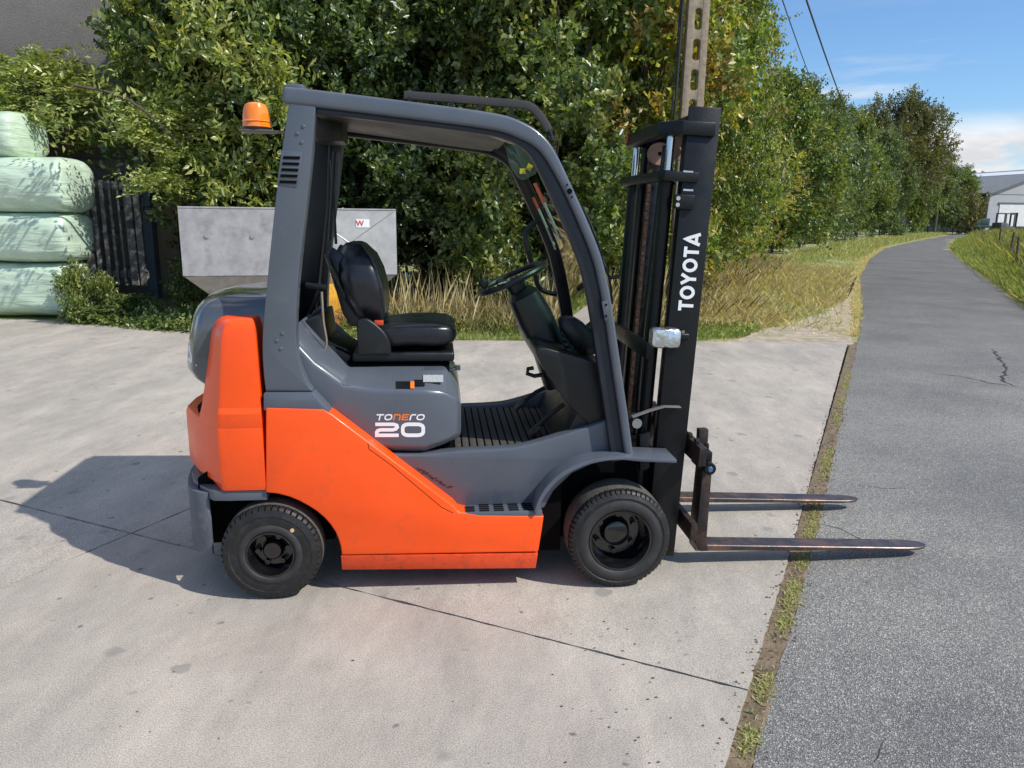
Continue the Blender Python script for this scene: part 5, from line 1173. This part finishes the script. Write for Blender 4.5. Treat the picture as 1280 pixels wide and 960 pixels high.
B().prism([(p.x, p.y) for p in sd] + LL([(447, 444)], -0.25), -0.262, -0.225).build('hip_restraint', PLAST, FL, 0.008, 3)
B().prism([(p.x, p.y) for p in sd] + LL([(447, 444)], -0.25), 0.225, 0.262).build('hip_restraint', PLAST, FL, 0.008, 3)
x, z = L(474, 404, -0.24); B().box((x - 0.02, -0.25, z - 0.008), (x + 0.018, -0.225, z + 0.012)).build('belt_buckle', REDDECAL, FL, 0.002)
x, z = L(440, 441, -0.24); x2, z2 = L(568, 452, -0.24); B().box((x, -0.24, z2), (x2, 0.24, z)).build('seat_pan', PLAST, FL, 0.012, 3)
x, z = L(436, 455, -0.22); x2, z2 = L(562, 464, -0.22); B().box((x, -0.22, z2 - 0.01), (x2, 0.22, z - 0.002)).build('seat_rail', DARK, FL, 0.002)
for px in (451, 497, 520): 
    x, z = L(px, 461, -0.222); B().lathe([(0.001, 0), (0.006, 0), (0.006, 0.004)], (x, -0.2245, z), n=8).build('rail_bolt', CHROME, FL)
x, z = L(566, 460, -0.1); B().sweep([(x - 0.05, -0.1, z), (x, -0.1, z - 0.005), (x + 0.02, -0.1, z + 0.004)], 0.006, n=8).build('adjust_lever', CHROME, FL); B().box((x + 0.01, -0.12, z - 0.008), (x + 0.035, -0.08, z + 0.012)).build('lever_paddle', mat('grey_plastic', (0.25, 0.27, 0.28), 0.5), FL, 0.004)
# seat belt / struts behind the seat
for (pa, pb, yy, r_) in (((418, 190), (412, 300), 0.1, 0.008), ((414, 200), (420, 305), 0.18, 0.007), ((404, 355), (380, 405), 0.0, 0.012)):
    a, c = L(*pa, yy), L(*pb, yy); B().sweep([(a[0], yy, a[1]), (c[0], yy, c[1])], r_, n=8).build('gas_strut', PLAST, FL)
a, c = L(380, 358, -0.25), L(406, 361, -0.25); B().sweep([(a[0], -0.2, a[1]), (c[0], -0.2, c[1])], 0.014, n=12).build('lpg_valve', PLAST, FL)
ca = LL([(402, 365), (404, 400), (408, 430), (400, 445), (388, 465), (384, 475)], -0.3); B().sweep([(p.x, -0.3, p.y) for p in crv([(x, z, 0) for x, z in ca], 5)], 0.006, n=6).build('battery_cable', mat('tan_cable', (0.22, 0.18, 0.13), 0.6), FL)
a, c = L(378, 408, -0.2), L(428, 455, -0.2); B().prism(LL([(372, 405), (400, 395), (406, 430), (440, 446), (428, 462), (400, 455), (375, 430)], -0.22), -0.2, 0.2).build('rear_bulkhead', PLAST, FL, 0.01)
# --- overhead guard
YG = 0.46
def gpath(pts, n=5, yl=-YG): return [(p.x, p.y) for p in crv([(x, z, 0) for x, z in LL(pts, yl)], n)]
gc = gpath([(355, 109), (400, 114), (450, 120), (505, 127), (560, 134), (600, 139.5), (630, 145), (652, 153), (672, 165), (688, 182), (702, 208), (719, 245), (734, 279), (749, 317), (757.5, 350), (765, 391), (772, 440), (783, 516), (790.5, 572)], 4)
def beam(pts, offs, ys):
    R = []; P3 = [Vector((x, 0, z)) for x, z in pts]; n = len(P3)
    for i, p in enumerate(P3):
        d = (P3[min(i + 1, n - 1)] - P3[max(i - 1, 0)]).normalized(); nn = Vector((-d.z, 0, d.x)); nn = -nn if nn.z + nn.x < 0 else nn
        t = i / (n - 1); k = offs(t); R.append([p - nn * k[a] + Vector((0, ys[bb], 0)) for a, bb in ((0, 0), (0, 1), (1, 1), (1, 0))])
    return B().rings(R)
for s_ in (-1, 1):
    w_ = lambda t: (0.0, 0.062 if t < 0.4 else 0.062 - 0.026 * min(1, (t - 0.4) / 0.2))
    beam(gc, w_, (s_ * (YG + 0.032), s_ * (YG - 0.035))).build('guard_beam', GREY, FL, 0.011, 3, 40)
    f_ = lambda t: ((0.060, 0.082) if t < 0.35 else (0.060 - 0.026 * min(1, (t - 0.35) / 0.2), 0.082 + 0.010 * min(1, (t - 0.35) / 0.2)))
    beam(gc[3:], f_, (s_ * (YG + 0.010), s_ * (YG - 0.035))).build('guard_inner_rail', mat('shaded_slate_rail', (0.014, 0.017, 0.026), 0.4, var=0.1), FL, 0.004, 2, 40)  # inner flange of the slate guard, its shade put into a darker colour
    # rear pillar
    lf = gpath([(364, 124), (357, 170), (350, 220), (342, 290), (335, 360), (330, 420), (331, 460), (334, 487)], 4)
    rt = gpath([(396, 132), (392, 180), (386, 240), (379, 300), (373, 360), (371, 410), (374, 445), (384, 475), (392, 487)], 4)
    B().prism(lf + rt[::-1], s_ * (YG + 0.028), s_ * (YG - 0.045)).build('rear_pillar', GREY, FL, 0.008, 3)
    B().prism(LL([(333, 488), (393, 488), (412, 508), (416, 516), (404, 511), (333, 509)], -YG), s_ * 0.515, s_ * 0.40).build('pillar_foot', GREY, FL, 0.004)
# louvre and rivets on the near pillar
lo = B().prism(gpath([(352, 188), (378, 190), (371, 234), (346, 231)], 1, -0.49), -0.491, -0.487).build('louvre_frame', GREY, FL, 0.0015)
for k in range(5):
    t = k / 5; x0p, x1p, yp = 354.5 - t * 6, 375.5 - t * 5.5, 195 + k * 7.6
    B().prism(LL([(x0p, yp), (x1p, yp + .6), (x1p - .8, yp + 4.2), (x0p - .6, yp + 3.6)], -0.492), -0.4935, -0.4912).build('louvre_slot', DARK, lo)
for px, py in ((379, 158), (371.5, 167), (377, 178), (353, 417), (346, 426), (351, 436)):
    x, z = L(px, py, -0.488); B().lathe([(0.001, -0.004), (0.006, -0.003), (0.008, 0)], (x, -0.4882, z), n=10).build('rivet', GREY, FL)
for (px, py, r_) in ((712, 239, 0.011), (709, 231, 0.004), (715, 246, 0.004)):
    x, z = L(px, py, -0.494); B().lathe([(0.001, 0), (r_, 0), (r_, 0.002)], (x, -0.4955, z), n=14).build('bolt_hole', DARK, FL)
x, z = L(758, 385, -0.495); b = B(); b.prism(LL([(752, 377), (759, 375), (763, 398), (756, 401)], -0.495), -0.4975, -0.494); hp_ = b.build('hinge_plate', GREY, FL, 0.001)
for py in (381, 395): 
    x, z = L(757.5, py, -0.497); B().lathe([(0.001, 0), (0.005, 0), (0.005, 0.003)], (x, -0.5, z), n=8).build('screw', DARK, hp_)
# roof cross bars and rear/front headers
xr0, zr0 = L(360, 120, -YG); 
def roofz(x): return float(np.interp(x, [p[0] for p in gc[:34]], [p[1] for p in gc[:34]]))
for x in (xr0 + 0.02, ): B().box((x - 0.035, -0.43, roofz(x) - 0.045), (x + 0.035, 0.43, roofz(x) + 0.02)).build('rear_header', GREY, FL, 0.006)
xf0 = L(640, 168, -YG)[0]; B().box((xf0 - 0.03, -0.43, roofz(xf0) - 0.05), (xf0 + 0.03, 0.43, roofz(xf0) - 0.01)).build('front_header', GREY, FL, 0.006)
x0r, x1r = xr0 + 0.06, xf0 - 0.02
B().prism([(x0r, roofz(x0r) - 0.060), (x1r, roofz(x1r) - 0.066), (x1r, roofz(x1r) - 0.012), (x0r, roofz(x0r) - 0.010)], -0.42, 0.42).build('roof_panel', mat('roof_headliner', (0.004, 0.005, 0.008), 0.45), FL, 0.004)
for k in range(6):
    x = xr0 + 0.16 + k * 0.125; B().box((x - 0.012, -0.40, roofz(x) - 0.014), (x + 0.012, 0.40, roofz(x) + 0.004)).build('roof_bar', MASTM, FL, 0.003)
# added black panel at the far rear pillar, standing in for its shade
B().prism(gpath([(388, 150), (414, 152), (410, 260), (400, 360), (392, 408), (368, 408), (380, 300)], 1, 0.36), 0.30, 0.425).build('pillar_shade_panel', PLAST, FL, 0.012, 3)
for (pa, pb) in (((430, 146), (506, 152)), ((600, 165), (643, 180))):
    a, c = L(*pa, -0.41), L(*pb, -0.41); B().sweep([(a[0], -0.41, a[1]), (c[0], -0.41, c[1])], 0.004, n=6).build('roof_seal', mat('cream_strip', (0.5, 0.46, 0.36), 0.5), FL)
# motor box under roof rear
x, z = L(415, 165, 0.1); B().box((x - 0.06, 0.0, z - 0.05), (x + 0.06, 0.2, z + 0.07)).build('lamp_housing', PLAST, FL, 0.012)
# grab rail on the roof
rp_ = LL([(505, 119), (560, 123), (620, 128), (655, 131), (668, 137), (680, 152), (686, 163)], 0.12); rp3 = [(p.x, 0.12, p.y) for p in crv([(x, z, 0) for x, z in rp_], 4)]
GR = B().sweep(rp3, 0.018, 0.010, n=12, p=7).build('roof_rail', mat('rail_black', (0.045, 0.04, 0.038), 0.5), FL)
for px, py in ((512, 122), (565, 127), (600, 130), (640, 134)):
    x, z = L(px, py, 0.12); B().box((x - 0.008, 0.11, z - 0.10), (x + 0.008, 0.13, z)).build('rail_bracket', PLAST, GR)
x, z = L(686, 160, 0.12); B().sweep([(x, 0.12, z), (x + 0.012, 0.10, z - 0.04), (x - 0.0, 0.0, z - 0.07)], 0.008, n=8).build('rail_foot', PLAST, GR)
# windscreen between the front pillars
wi = [(x - 0.022, z - 0.012) for x, z in gc if L(655, 160, -YG)[0] <= x and z > L(768, 450, -YG)[1]]
b = B(); R = []
v = []; 
for x, z in wi: v += [(x - 0.035, -0.425, z - 0.01), (x - 0.035, 0.425, z - 0.01)]
f = [(2 * i, 2 * i + 1, 2 * i + 3, 2 * i + 2) for i in range(len(wi) - 1)]; B().add(v, f).build('windscreen', GLASS, FL, angle=60)
B().sweep([(x - 0.035, 0.415, z - 0.01) for x, z in wi], 0.022, 0.016, n=6).build('windscreen_frame', PLAST, FL)
def glass_label(y0, y1, t0, t1, m):
    i0, i1 = int(t0 * (len(wi) - 1)), int(t1 * (len(wi) - 1)); v = []
    for x, z in wi[i0:i1 + 1]: v += [(x - 0.038, y0, z - 0.01), (x - 0.038, y1, z - 0.01)]
    B().add(v, [(2 * i, 2 * i + 1, 2 * i + 3, 2 * i + 2) for i in range(i1 - i0)]).build('glass_label', m, FL)
glass_label(0.30, 0.375, 0.40, 0.47, REDDECAL); glass_label(0.31, 0.37, 0.47, 0.68, PALED); glass_label(0.0, 0.09, 0.36, 0.43, REDDECAL); glass_label(0.01, 0.08, 0.43, 0.62, PALED)
# tinted visor / mirror plate
mp = crv([(x, z, 0) for x, z in LL([(632, 185), (650, 182), (662, 196), (665, 215), (658, 224), (648, 222), (638, 208)], 0.1)], 3)
B().prism([(p.x, p.y) for p in mp], 0.10, 0.112).build('mirror', mat('mirror_glass', (0.07, 0.10, 0.10), 0.1, metal=0.3), FL, 0.002); x, z = L(653, 214, 0.1); B().box((x - 0.013, 0.096, z - 0.012), (x + 0.015, 0.099, z + 0.012)).build('mirror_sticker', YELDECAL, FL)
# assist grip loop
gp = LL([(672, 276), (662, 283), (656, 295), (660, 315), (668, 340), (672, 356), (680, 364), (696, 368)], 0.30); B().sweep([(p.x, 0.30, p.y) for p in crv([(x, z, 0) for x, z in gp], 4)], 0.013, n=10).build('grab_handle', PLAST, FL)
# exterior hose with clamp beside front pillar
hz = LL([(728, 258), (742, 290), (755, 330), (762, 350), (765, 380)], -0.2); B().sweep([(p.x, -0.2, p.y) for p in crv([(x, z, 0) for x, z in hz], 4)], 0.006, n=6).build('hose', PLAST, FL)
x, z = L(762, 347, -0.2); B().sweep([(x, -0.2, z), (x + 0.04, -0.2, z + 0.004)], 0.009, n=8).build('hose_clamp', PLAST, FL)
# beacon
bx_, bz_ = L(321, 162, 0.0); bc_ = (bx_, 0.0, bz_)
BK = B().box((bx_ - 0.065, -0.06, bz_ - 0.012), (bx_ + 0.075, 0.06, bz_ - 0.004)).box((bx_ + 0.07, -0.025, bz_ - 0.012), (xr0 + 0.0, 0.025, bz_ - 0.004)).build('beacon_bracket', mat('bracket_grey', (0.12, 0.10, 0.09), 0.5), FL, 0.002)
BE = B().lathe([(0.001, 0), (0.062, 0), (0.062, 0.012), (0.058, 0.014)], (bx_, 0, bz_ - 0.004), 'z', 28).build('beacon_base', PLAST, FL)
B().lathe([(0.060, 0.010), (0.058, 0.02), (0.056, 0.055), (0.052, 0.085), (0.044, 0.104), (0.03, 0.112), (0.001, 0.113)], (bx_, 0, bz_ - 0.002), 'z', 32).build('beacon_lens', AMBER, BE)
B().lathe([(0.0595, 0.030), (0.061, 0.032), (0.0575, 0.036)], (bx_, 0, bz_), 'z', 32).build('lens_ring', AMBER, BE)
# --- mast (leaning forward)
mt_, mb_ = L(902, 135, -0.36), L(843, 690, -0.36)
mu = Vector((mt_[0] - mb_[0], 0, mt_[1] - mb_[1])); MH = mu.length; mu.normalize(); mf = Vector((mu.z, 0, -mu.x)); M0 = Vector((mb_[0], 0, mb_[1]))
def M(s, y, t): return M0 + mf * s + Vector((0, y, 0)) + mu * t
def mbox(name, s0, s1, y0, y1, t0, t1, m=MASTM, parent=FL, bev=0.003):
    return B().box((s0, y0, t0), (s1, y1, t1)).xf(lambda p: M(p.x, p.y, p.z)).build(name, m, parent, bev)
def tt(px, py, y=-0.36):                     # mast coordinates of a photograph point
    x, z = L(px, py, y); d = Vector((x, 0, z)) - M0; return d.dot(mf), d.dot(mu)
for s_ in (-1, 1):
    b = B(); yo, yi = s_ * 0.36, s_ * 0.30
    b.box((-0.135, yo, -0.02), (0, yo - s_ * 0.016, MH)); b.box((-0.135, yo - s_ * 0.016, -0.02), (-0.118, yi, MH - 0.1)); b.box((-0.017, yo - s_ * 0.016, -0.02), (0, yi, MH - 0.02))
    b.xf(lambda p: M(p.x, p.y, p.z)).build('outer_upright', MASTM, FL, 0.003)
    b = B(); b.box((-0.11, s_ * 0.315, 0.05), (-0.095, s_ * 0.245, MH - 0.03)); b.box((-0.035, s_ * 0.315, 0.05), (-0.022, s_ * 0.245, MH - 0.03)); b.box((-0.11, s_ * 0.26, 0.05), (-0.022, s_ * 0.245, MH - 0.03))
    b.xf(lambda p: M(p.x, p.y, p.z)).build('inner_upright', GREASE, FL, 0.002)
    c = B(); rr_ = 0.028
    def cyl(name, s0, y, t0, t1, r_, m): return B().sweep([M(s0, y, t0), M(s0, y, t1)], r_, n=16).build(name, m, FL)
    cyl('lift_cylinder', -0.178, s_ * 0.285, 0.05, MH * 0.865, 0.029, MASTM); cyl('cylinder_rod', -0.178, s_ * 0.285, MH * 0.865, MH - 0.06, 0.018, CHROME); cyl('cylinder_cap', -0.178, s_ * 0.285, MH * 0.84, MH * 0.87, 0.034, MASTM)
    b = B(); b.box((-0.118, s_ * 0.300, 0.1), (-0.111, s_ * 0.262, MH - 0.14)).xf(lambda p: M(p.x, p.y, p.z)).build('slide_rail', mat('worn_slide_steel', (0.15, 0.13, 0.11), 0.4, metal=0.5, var=0.35, vscale=25, dirt=(0.02, 0.018, 0.015), dscale=15, dth=(0.45, 0.6), damt=0.9), FL, 0.001)
    # chain: individual link plates
    y_c = s_ * 0.17; b = B(); n = 74
    for k in range(n):
        t = 0.16 + k * (MH - 0.36) / n; o_ = 0.004 if k % 2 else 0.0
        for q_ in (-0.008 + o_ * .7, 0.008 - o_ * .7): b.box((-0.142, y_c + q_ - 0.002, t), (-0.124, y_c + q_ + 0.002, t + 0.021))
    b.xf(lambda p: M(p.x, p.y, p.z)).build('lift_chain', CHAINM, FL)
    B().lathe([(0.01, -0.02), (0.052, -0.02), (0.046, -0.008), (0.046, 0.008), (0.052, 0.02), (0.01, 0.02)], (0, 0, 0), 'y', 24).xf(lambda p: M(-0.098, y_c, MH - 0.15) + p).build('chain_pulley', mat('pale_rust', (0.32, 0.18, 0.13), 0.6, var=0.3), FL)
    for j, yy in enumerate((0.045, 0.075)):
        B().sweep([M(-0.10 - 0.012 * j, s_ * yy, 0.1), M(-0.11 - 0.012 * j, s_ * yy, MH * 0.5), M(-0.10, s_ * yy, MH - 0.12)], 0.010, n=8).build('hydraulic_hose', [GREASE, PLAST, mat('brown_hose', (0.05, 0.03, 0.02), 0.5, var=0.3, vscale=20)][j], FL)
mbox('red_cap', -0.245, -0.235, 0.235, 0.255, MH - 0.10, MH - 0.07, REDDECAL)
# cross members
mbox('top_tie', -0.10, -0.02, -0.30, 0.30, MH - 0.075, MH - 0.02)
b = B(); pl_ = [(-0.02, -0.375), (-0.16, -0.375), (-0.235, -0.28), (-0.235, 0.28), (-0.16, 0.375), (-0.02, 0.375), (-0.02, 0.30), (-0.13, 0.30), (-0.19, 0.24), (-0.19, -0.24), (-0.13, -0.30), (-0.02, -0.30)]
b.slab(pl_, MH - 0.115, MH - 0.06).xf(lambda p: M(p.x, p.y, p.z)).build('top_plate', MASTM, FL, 0.003)
s2, t2 = tt(868, 222); 
b = B(); b.slab([(-0.07, -0.372), (-0.215, -0.372), (-0.235, -0.34), (-0.235, 0.34), (-0.215, 0.372), (-0.07, 0.372), (-0.07, 0.362), (-0.19, 0.35), (-0.20, 0.30), (-0.20, -0.30), (-0.19, -0.35), (-0.07, -0.362)], t2 - 0.02, t2 + 0.02).xf(lambda p: M(p.x, p.y, p.z)).build('upper_crossmember', MASTM, FL, 0.002)
mbox('rear_crossmember', -0.215, -0.19, -0.34, 0.34, 0.90, 0.97); mbox('lower_crossmember', -0.16, -0.135, -0.30, 0.30, 0.25, 0.42)
for k, (px, py) in enumerate(((866, 215), (866, 238))):
    s_, t_ = tt(px, py); mbox('weld_mark', s_ - 0.045, s_ - 0.003, -0.3735, -0.3725 if k == 0 else -0.3725, t_ - 0.004, t_ + 0.003, SILVER, bev=0)
s_, t_ = tt(857, 253); CL = mbox('rod_clamp', s_ - 0.055, s_ + 0.032, -0.378, -0.362, t_ - 0.028, t_ + 0.03)
for dt in (-0.012, 0.014): B().lathe([(0.001, 0), (0.009, 0), (0.009, 0.006)], (0, 0, 0), 'y', 10).xf(lambda p: M(s_ - 0.04, -0.384, t_ + dt) + p).build('clamp_bolt', CHROME, CL)
# raised stiffener plate on the near upright
sA, tA = tt(849, 270); sB_, tB = tt(824, 500)
# mast lettering
sa_, ta_ = tt(849.5, 388); sb_, tb_ = tt(872, 292); block_text('maker_lettering', 'TOYOTA', 0.066, (tb_ - ta_), M((tt(861.5, 340)[0]), -0.3605, (ta_ + tb_) / 2), mu, -mf, WHITE, FL, 0.21)
# work light in crumpled silver housing
s_, t_ = tt(830, 421, -0.40); b = B(); R = []
for q_, a_ in ((-0.075, 0.034), (-0.065, 0.042), (-0.03, 0.044), (-0.02, 0.040), (0.0, 0.044), (0.035, 0.042), (0.045, 0.034)): R.append([M(s_ + q_ + 0.012, -0.42 + c_ * a_ * 0.9 + 0.004 * noise.noise(Vector((q_ * 60, c_ * 9, d_ * 9))), t_ + d_ * a_ + 0.006 * noise.noise(Vector((q_ * 40, c_ * 5, d_ * 5)))) for c_, d_ in [se(k, 16, 5) for k in range(16)]])
B().rings(R).build('work_light', SILVER, FL, 0, angle=25)
s3, t3 = tt(853, 421, -0.39); b = B(); b.box((s3 - 0.03, -0.40, t3 - 0.016), (s3 + 0.03, -0.362, t3 + 0.016)); b.xf(lambda p: M(p.x, p.y, p.z)).build('light_bracket', MASTM, FL, 0.008, 3)
B().lathe([(0.001, 0.012), (0.012, 0.012), (0.012, 0)], (0, 0, 0), 'z', 6).xf(lambda p: M(s3, -0.385, t3 + 0.016) + p).build('bracket_nut', CHROME, FL)
# tilt cylinder, lever plate
x1_, z1_ = L(795, 528, -0.40); B().lathe([(0.001, -0.02), (0.022, -0.02), (0.022, 0.02), (0.013, 0.022), (0.001, 0.022)], (x1_, -0.40, z1_), 'y', 18).build('tilt_pin', CHROME, FL)
B().sweep([(x1_ - 0.30, -0.33, z1_ - 0.08), (x1_ + 0.02, -0.33, z1_)], 0.03, n=14).build('tilt_cylinder', MASTM, FL)
pp = [(x, -0.385, z) for x, z in LL([(790, 521), (812, 513), (830, 508), (850, 508.5)], -0.385)]; B().sweep(pp, 0.003, 0.02, n=6, p=4).build('lever_plate', mat('lever_grey', (0.16, 0.155, 0.15), 0.45), FL)
B().prism(LL([(800, 545), (812, 540), (812, 585), (800, 590)], -0.36), -0.36, -0.33).build('mast_foot_plate', MASTM, FL, 0.003)
# --- carriage and forks
s4, t4 = tt(875, 560, -0.36)
CB = mbox('upper_carriage_bar', 0.03, 0.065, -0.46, 0.46, t4 - 0.055, t4 + 0.03, RUSTM); mbox('lower_carriage_bar', 0.03, 0.06, -0.46, 0.46, 0.10, 0.18, RUSTM)
for s_ in (-1, 1): mbox('carriage_side_plate', -0.06, 0.03, s_ * 0.235, s_ * 0.215, 0.08, t4 + 0.03, RUSTM)
for k in range(9): mbox('bar_notch', 0.03, 0.05, -0.40 + k * 0.1, -0.37 + k * 0.1, t4 + 0.031, t4 + 0.05, RUSTM, CB)
for s_ in (-1, 1):
    yc, hw2 = s_ * 0.31, 0.05
    s5, t5 = tt(880, 600, -0.36)
    # shank + blade as one bent steel
    hx0, hz0 = L(868, 686, -0.36); hx1, hz1 = L(886, 600, -0.36); tipx = L(1160, 686, -0.34)[0]
    top0 = L(885, 681, -0.36); 
    zt0 = top0[1]; zt_tip = 0.026; x_h = hx0 - 0.0
    top_sh = Vector((hx1 + 0.0, 0, L(880, 580, -0.36)[1]))
    o = [(x_h + 0.0, 0.035), (x_h + 0.03, 0.018), (tipx - 0.2, 0.012), (tipx, 0.014), (tipx, 0.022), (tipx - 0.12, zt_tip + 0.008), (x_h + 0.075, zt0), (x_h + 0.055, zt0 + 0.02), (top_sh.x + 0.012, top_sh.z), (top_sh.x - 0.030, top_sh.z), (x_h - 0.004, 0.075)]
    b = B().prism(o, yc - hw2, yc + hw2)
    def tp(p):
        if p.x > tipx - 0.14:
            k = (p.x - (tipx - 0.14)) / 0.14; return Vector((p.x, yc + (p.y - yc) * (1 - 0.62 * k * k), p.z))
        return p
    # subdivide along the blade near the tip for the round nose
    f0, f1 = L(875, 689, -0.36), L(1150, 689, -0.36); g0_, g1_ = L(880, 681, -0.36), L(1150, 685.5, -0.36); x_h = f0[0] - 0.02
    n = 10; bl = B(); R = []
    xs = [x_h + 0.0] + [x_h + 0.08 + (tipx - 0.16 - x_h - 0.08) * k / 4 for k in range(5)] + [tipx - 0.16 + 0.16 * k / n for k in range(1, n + 1)]
    for x in xs:
        u_ = max(0, (x - (tipx - 0.16)) / 0.16); w = hw2 * math.sqrt(max(0.02, 1 - u_ ** 3 * 0.96)); tf = (x - x_h) / (tipx - x_h)
        zt_ = g0_[1] + (g1_[1] - g0_[1]) * tf; zbm = max(0.008, f0[1] + (f1[1] - f0[1]) * tf)
        R.append([(x, yc - w, zbm + 0.006), (x, yc - w, zt_ - 0.003), (x, yc - w + 0.003, zt_), (x, yc + w - 0.003, zt_), (x, yc + w, zt_ - 0.003), (x, yc + w, zbm + 0.006), (x, yc + w - 0.006, zbm), (x, yc - w + 0.006, zbm)])
    fk = B().rings(R); fk.build('fork', FORKM, FL, 0, angle=35)
    zh_ = f0[1]; sh_ = [(x_h - 0.004, zh_ + 0.05), (x_h + 0.004, zh_ + 0.012), (x_h + 0.022, zh_ - 0.001), (x_h + 0.06, zh_ - 0.0005), (x_h + 0.048, g0_[1] + 0.02), (top_sh.x + 0.012, top_sh.z), (top_sh.x - 0.030, top_sh.z)]
    B().prism(sh_, yc - hw2 - 0.001, yc + hw2 + 0.001).build('fork_shank', RUSTM, FL, 0.003)
    # hook, latch and roller
    a = Vector((top_sh.x - 0.02, 0, top_sh.z)); B().box((a.x - 0.035, yc - 0.05, a.z - 0.02), (a.x + 0.03, yc + 0.05, a.z + 0.055)).build('fork_hook', MASTM, FL, 0.005)
    B().box((a.x + 0.0, yc + 0.06, a.z + 0.0), (a.x + 0.045, yc + 0.10, a.z + 0.13)).build('backrest_stub', RUSTM, FL, 0.003)
    B().box((a.x + 0.005, yc - 0.02, a.z + 0.05), (a.x + 0.022, yc + 0.0, a.z + 0.085)).build('fork_latch', MASTM, FL, 0.002)
x, z = L(887, 586, -0.40); ro = B().lathe([(0.001, -0.02), (0.026, -0.02), (0.029, -0.014), (0.029, 0.014), (0.001, 0.02)], (x, -0.39, z), 'y', 22).build('carriage_roller', MASTM, FL)
B().lathe([(0.001, -0.026), (0.010, -0.026), (0.014, -0.02)], (x, -0.39, z), 'y', 14).build('roller_bolt', mat('blue_steel', (0.12, 0.25, 0.45), 0.25, metal=0.7), ro)
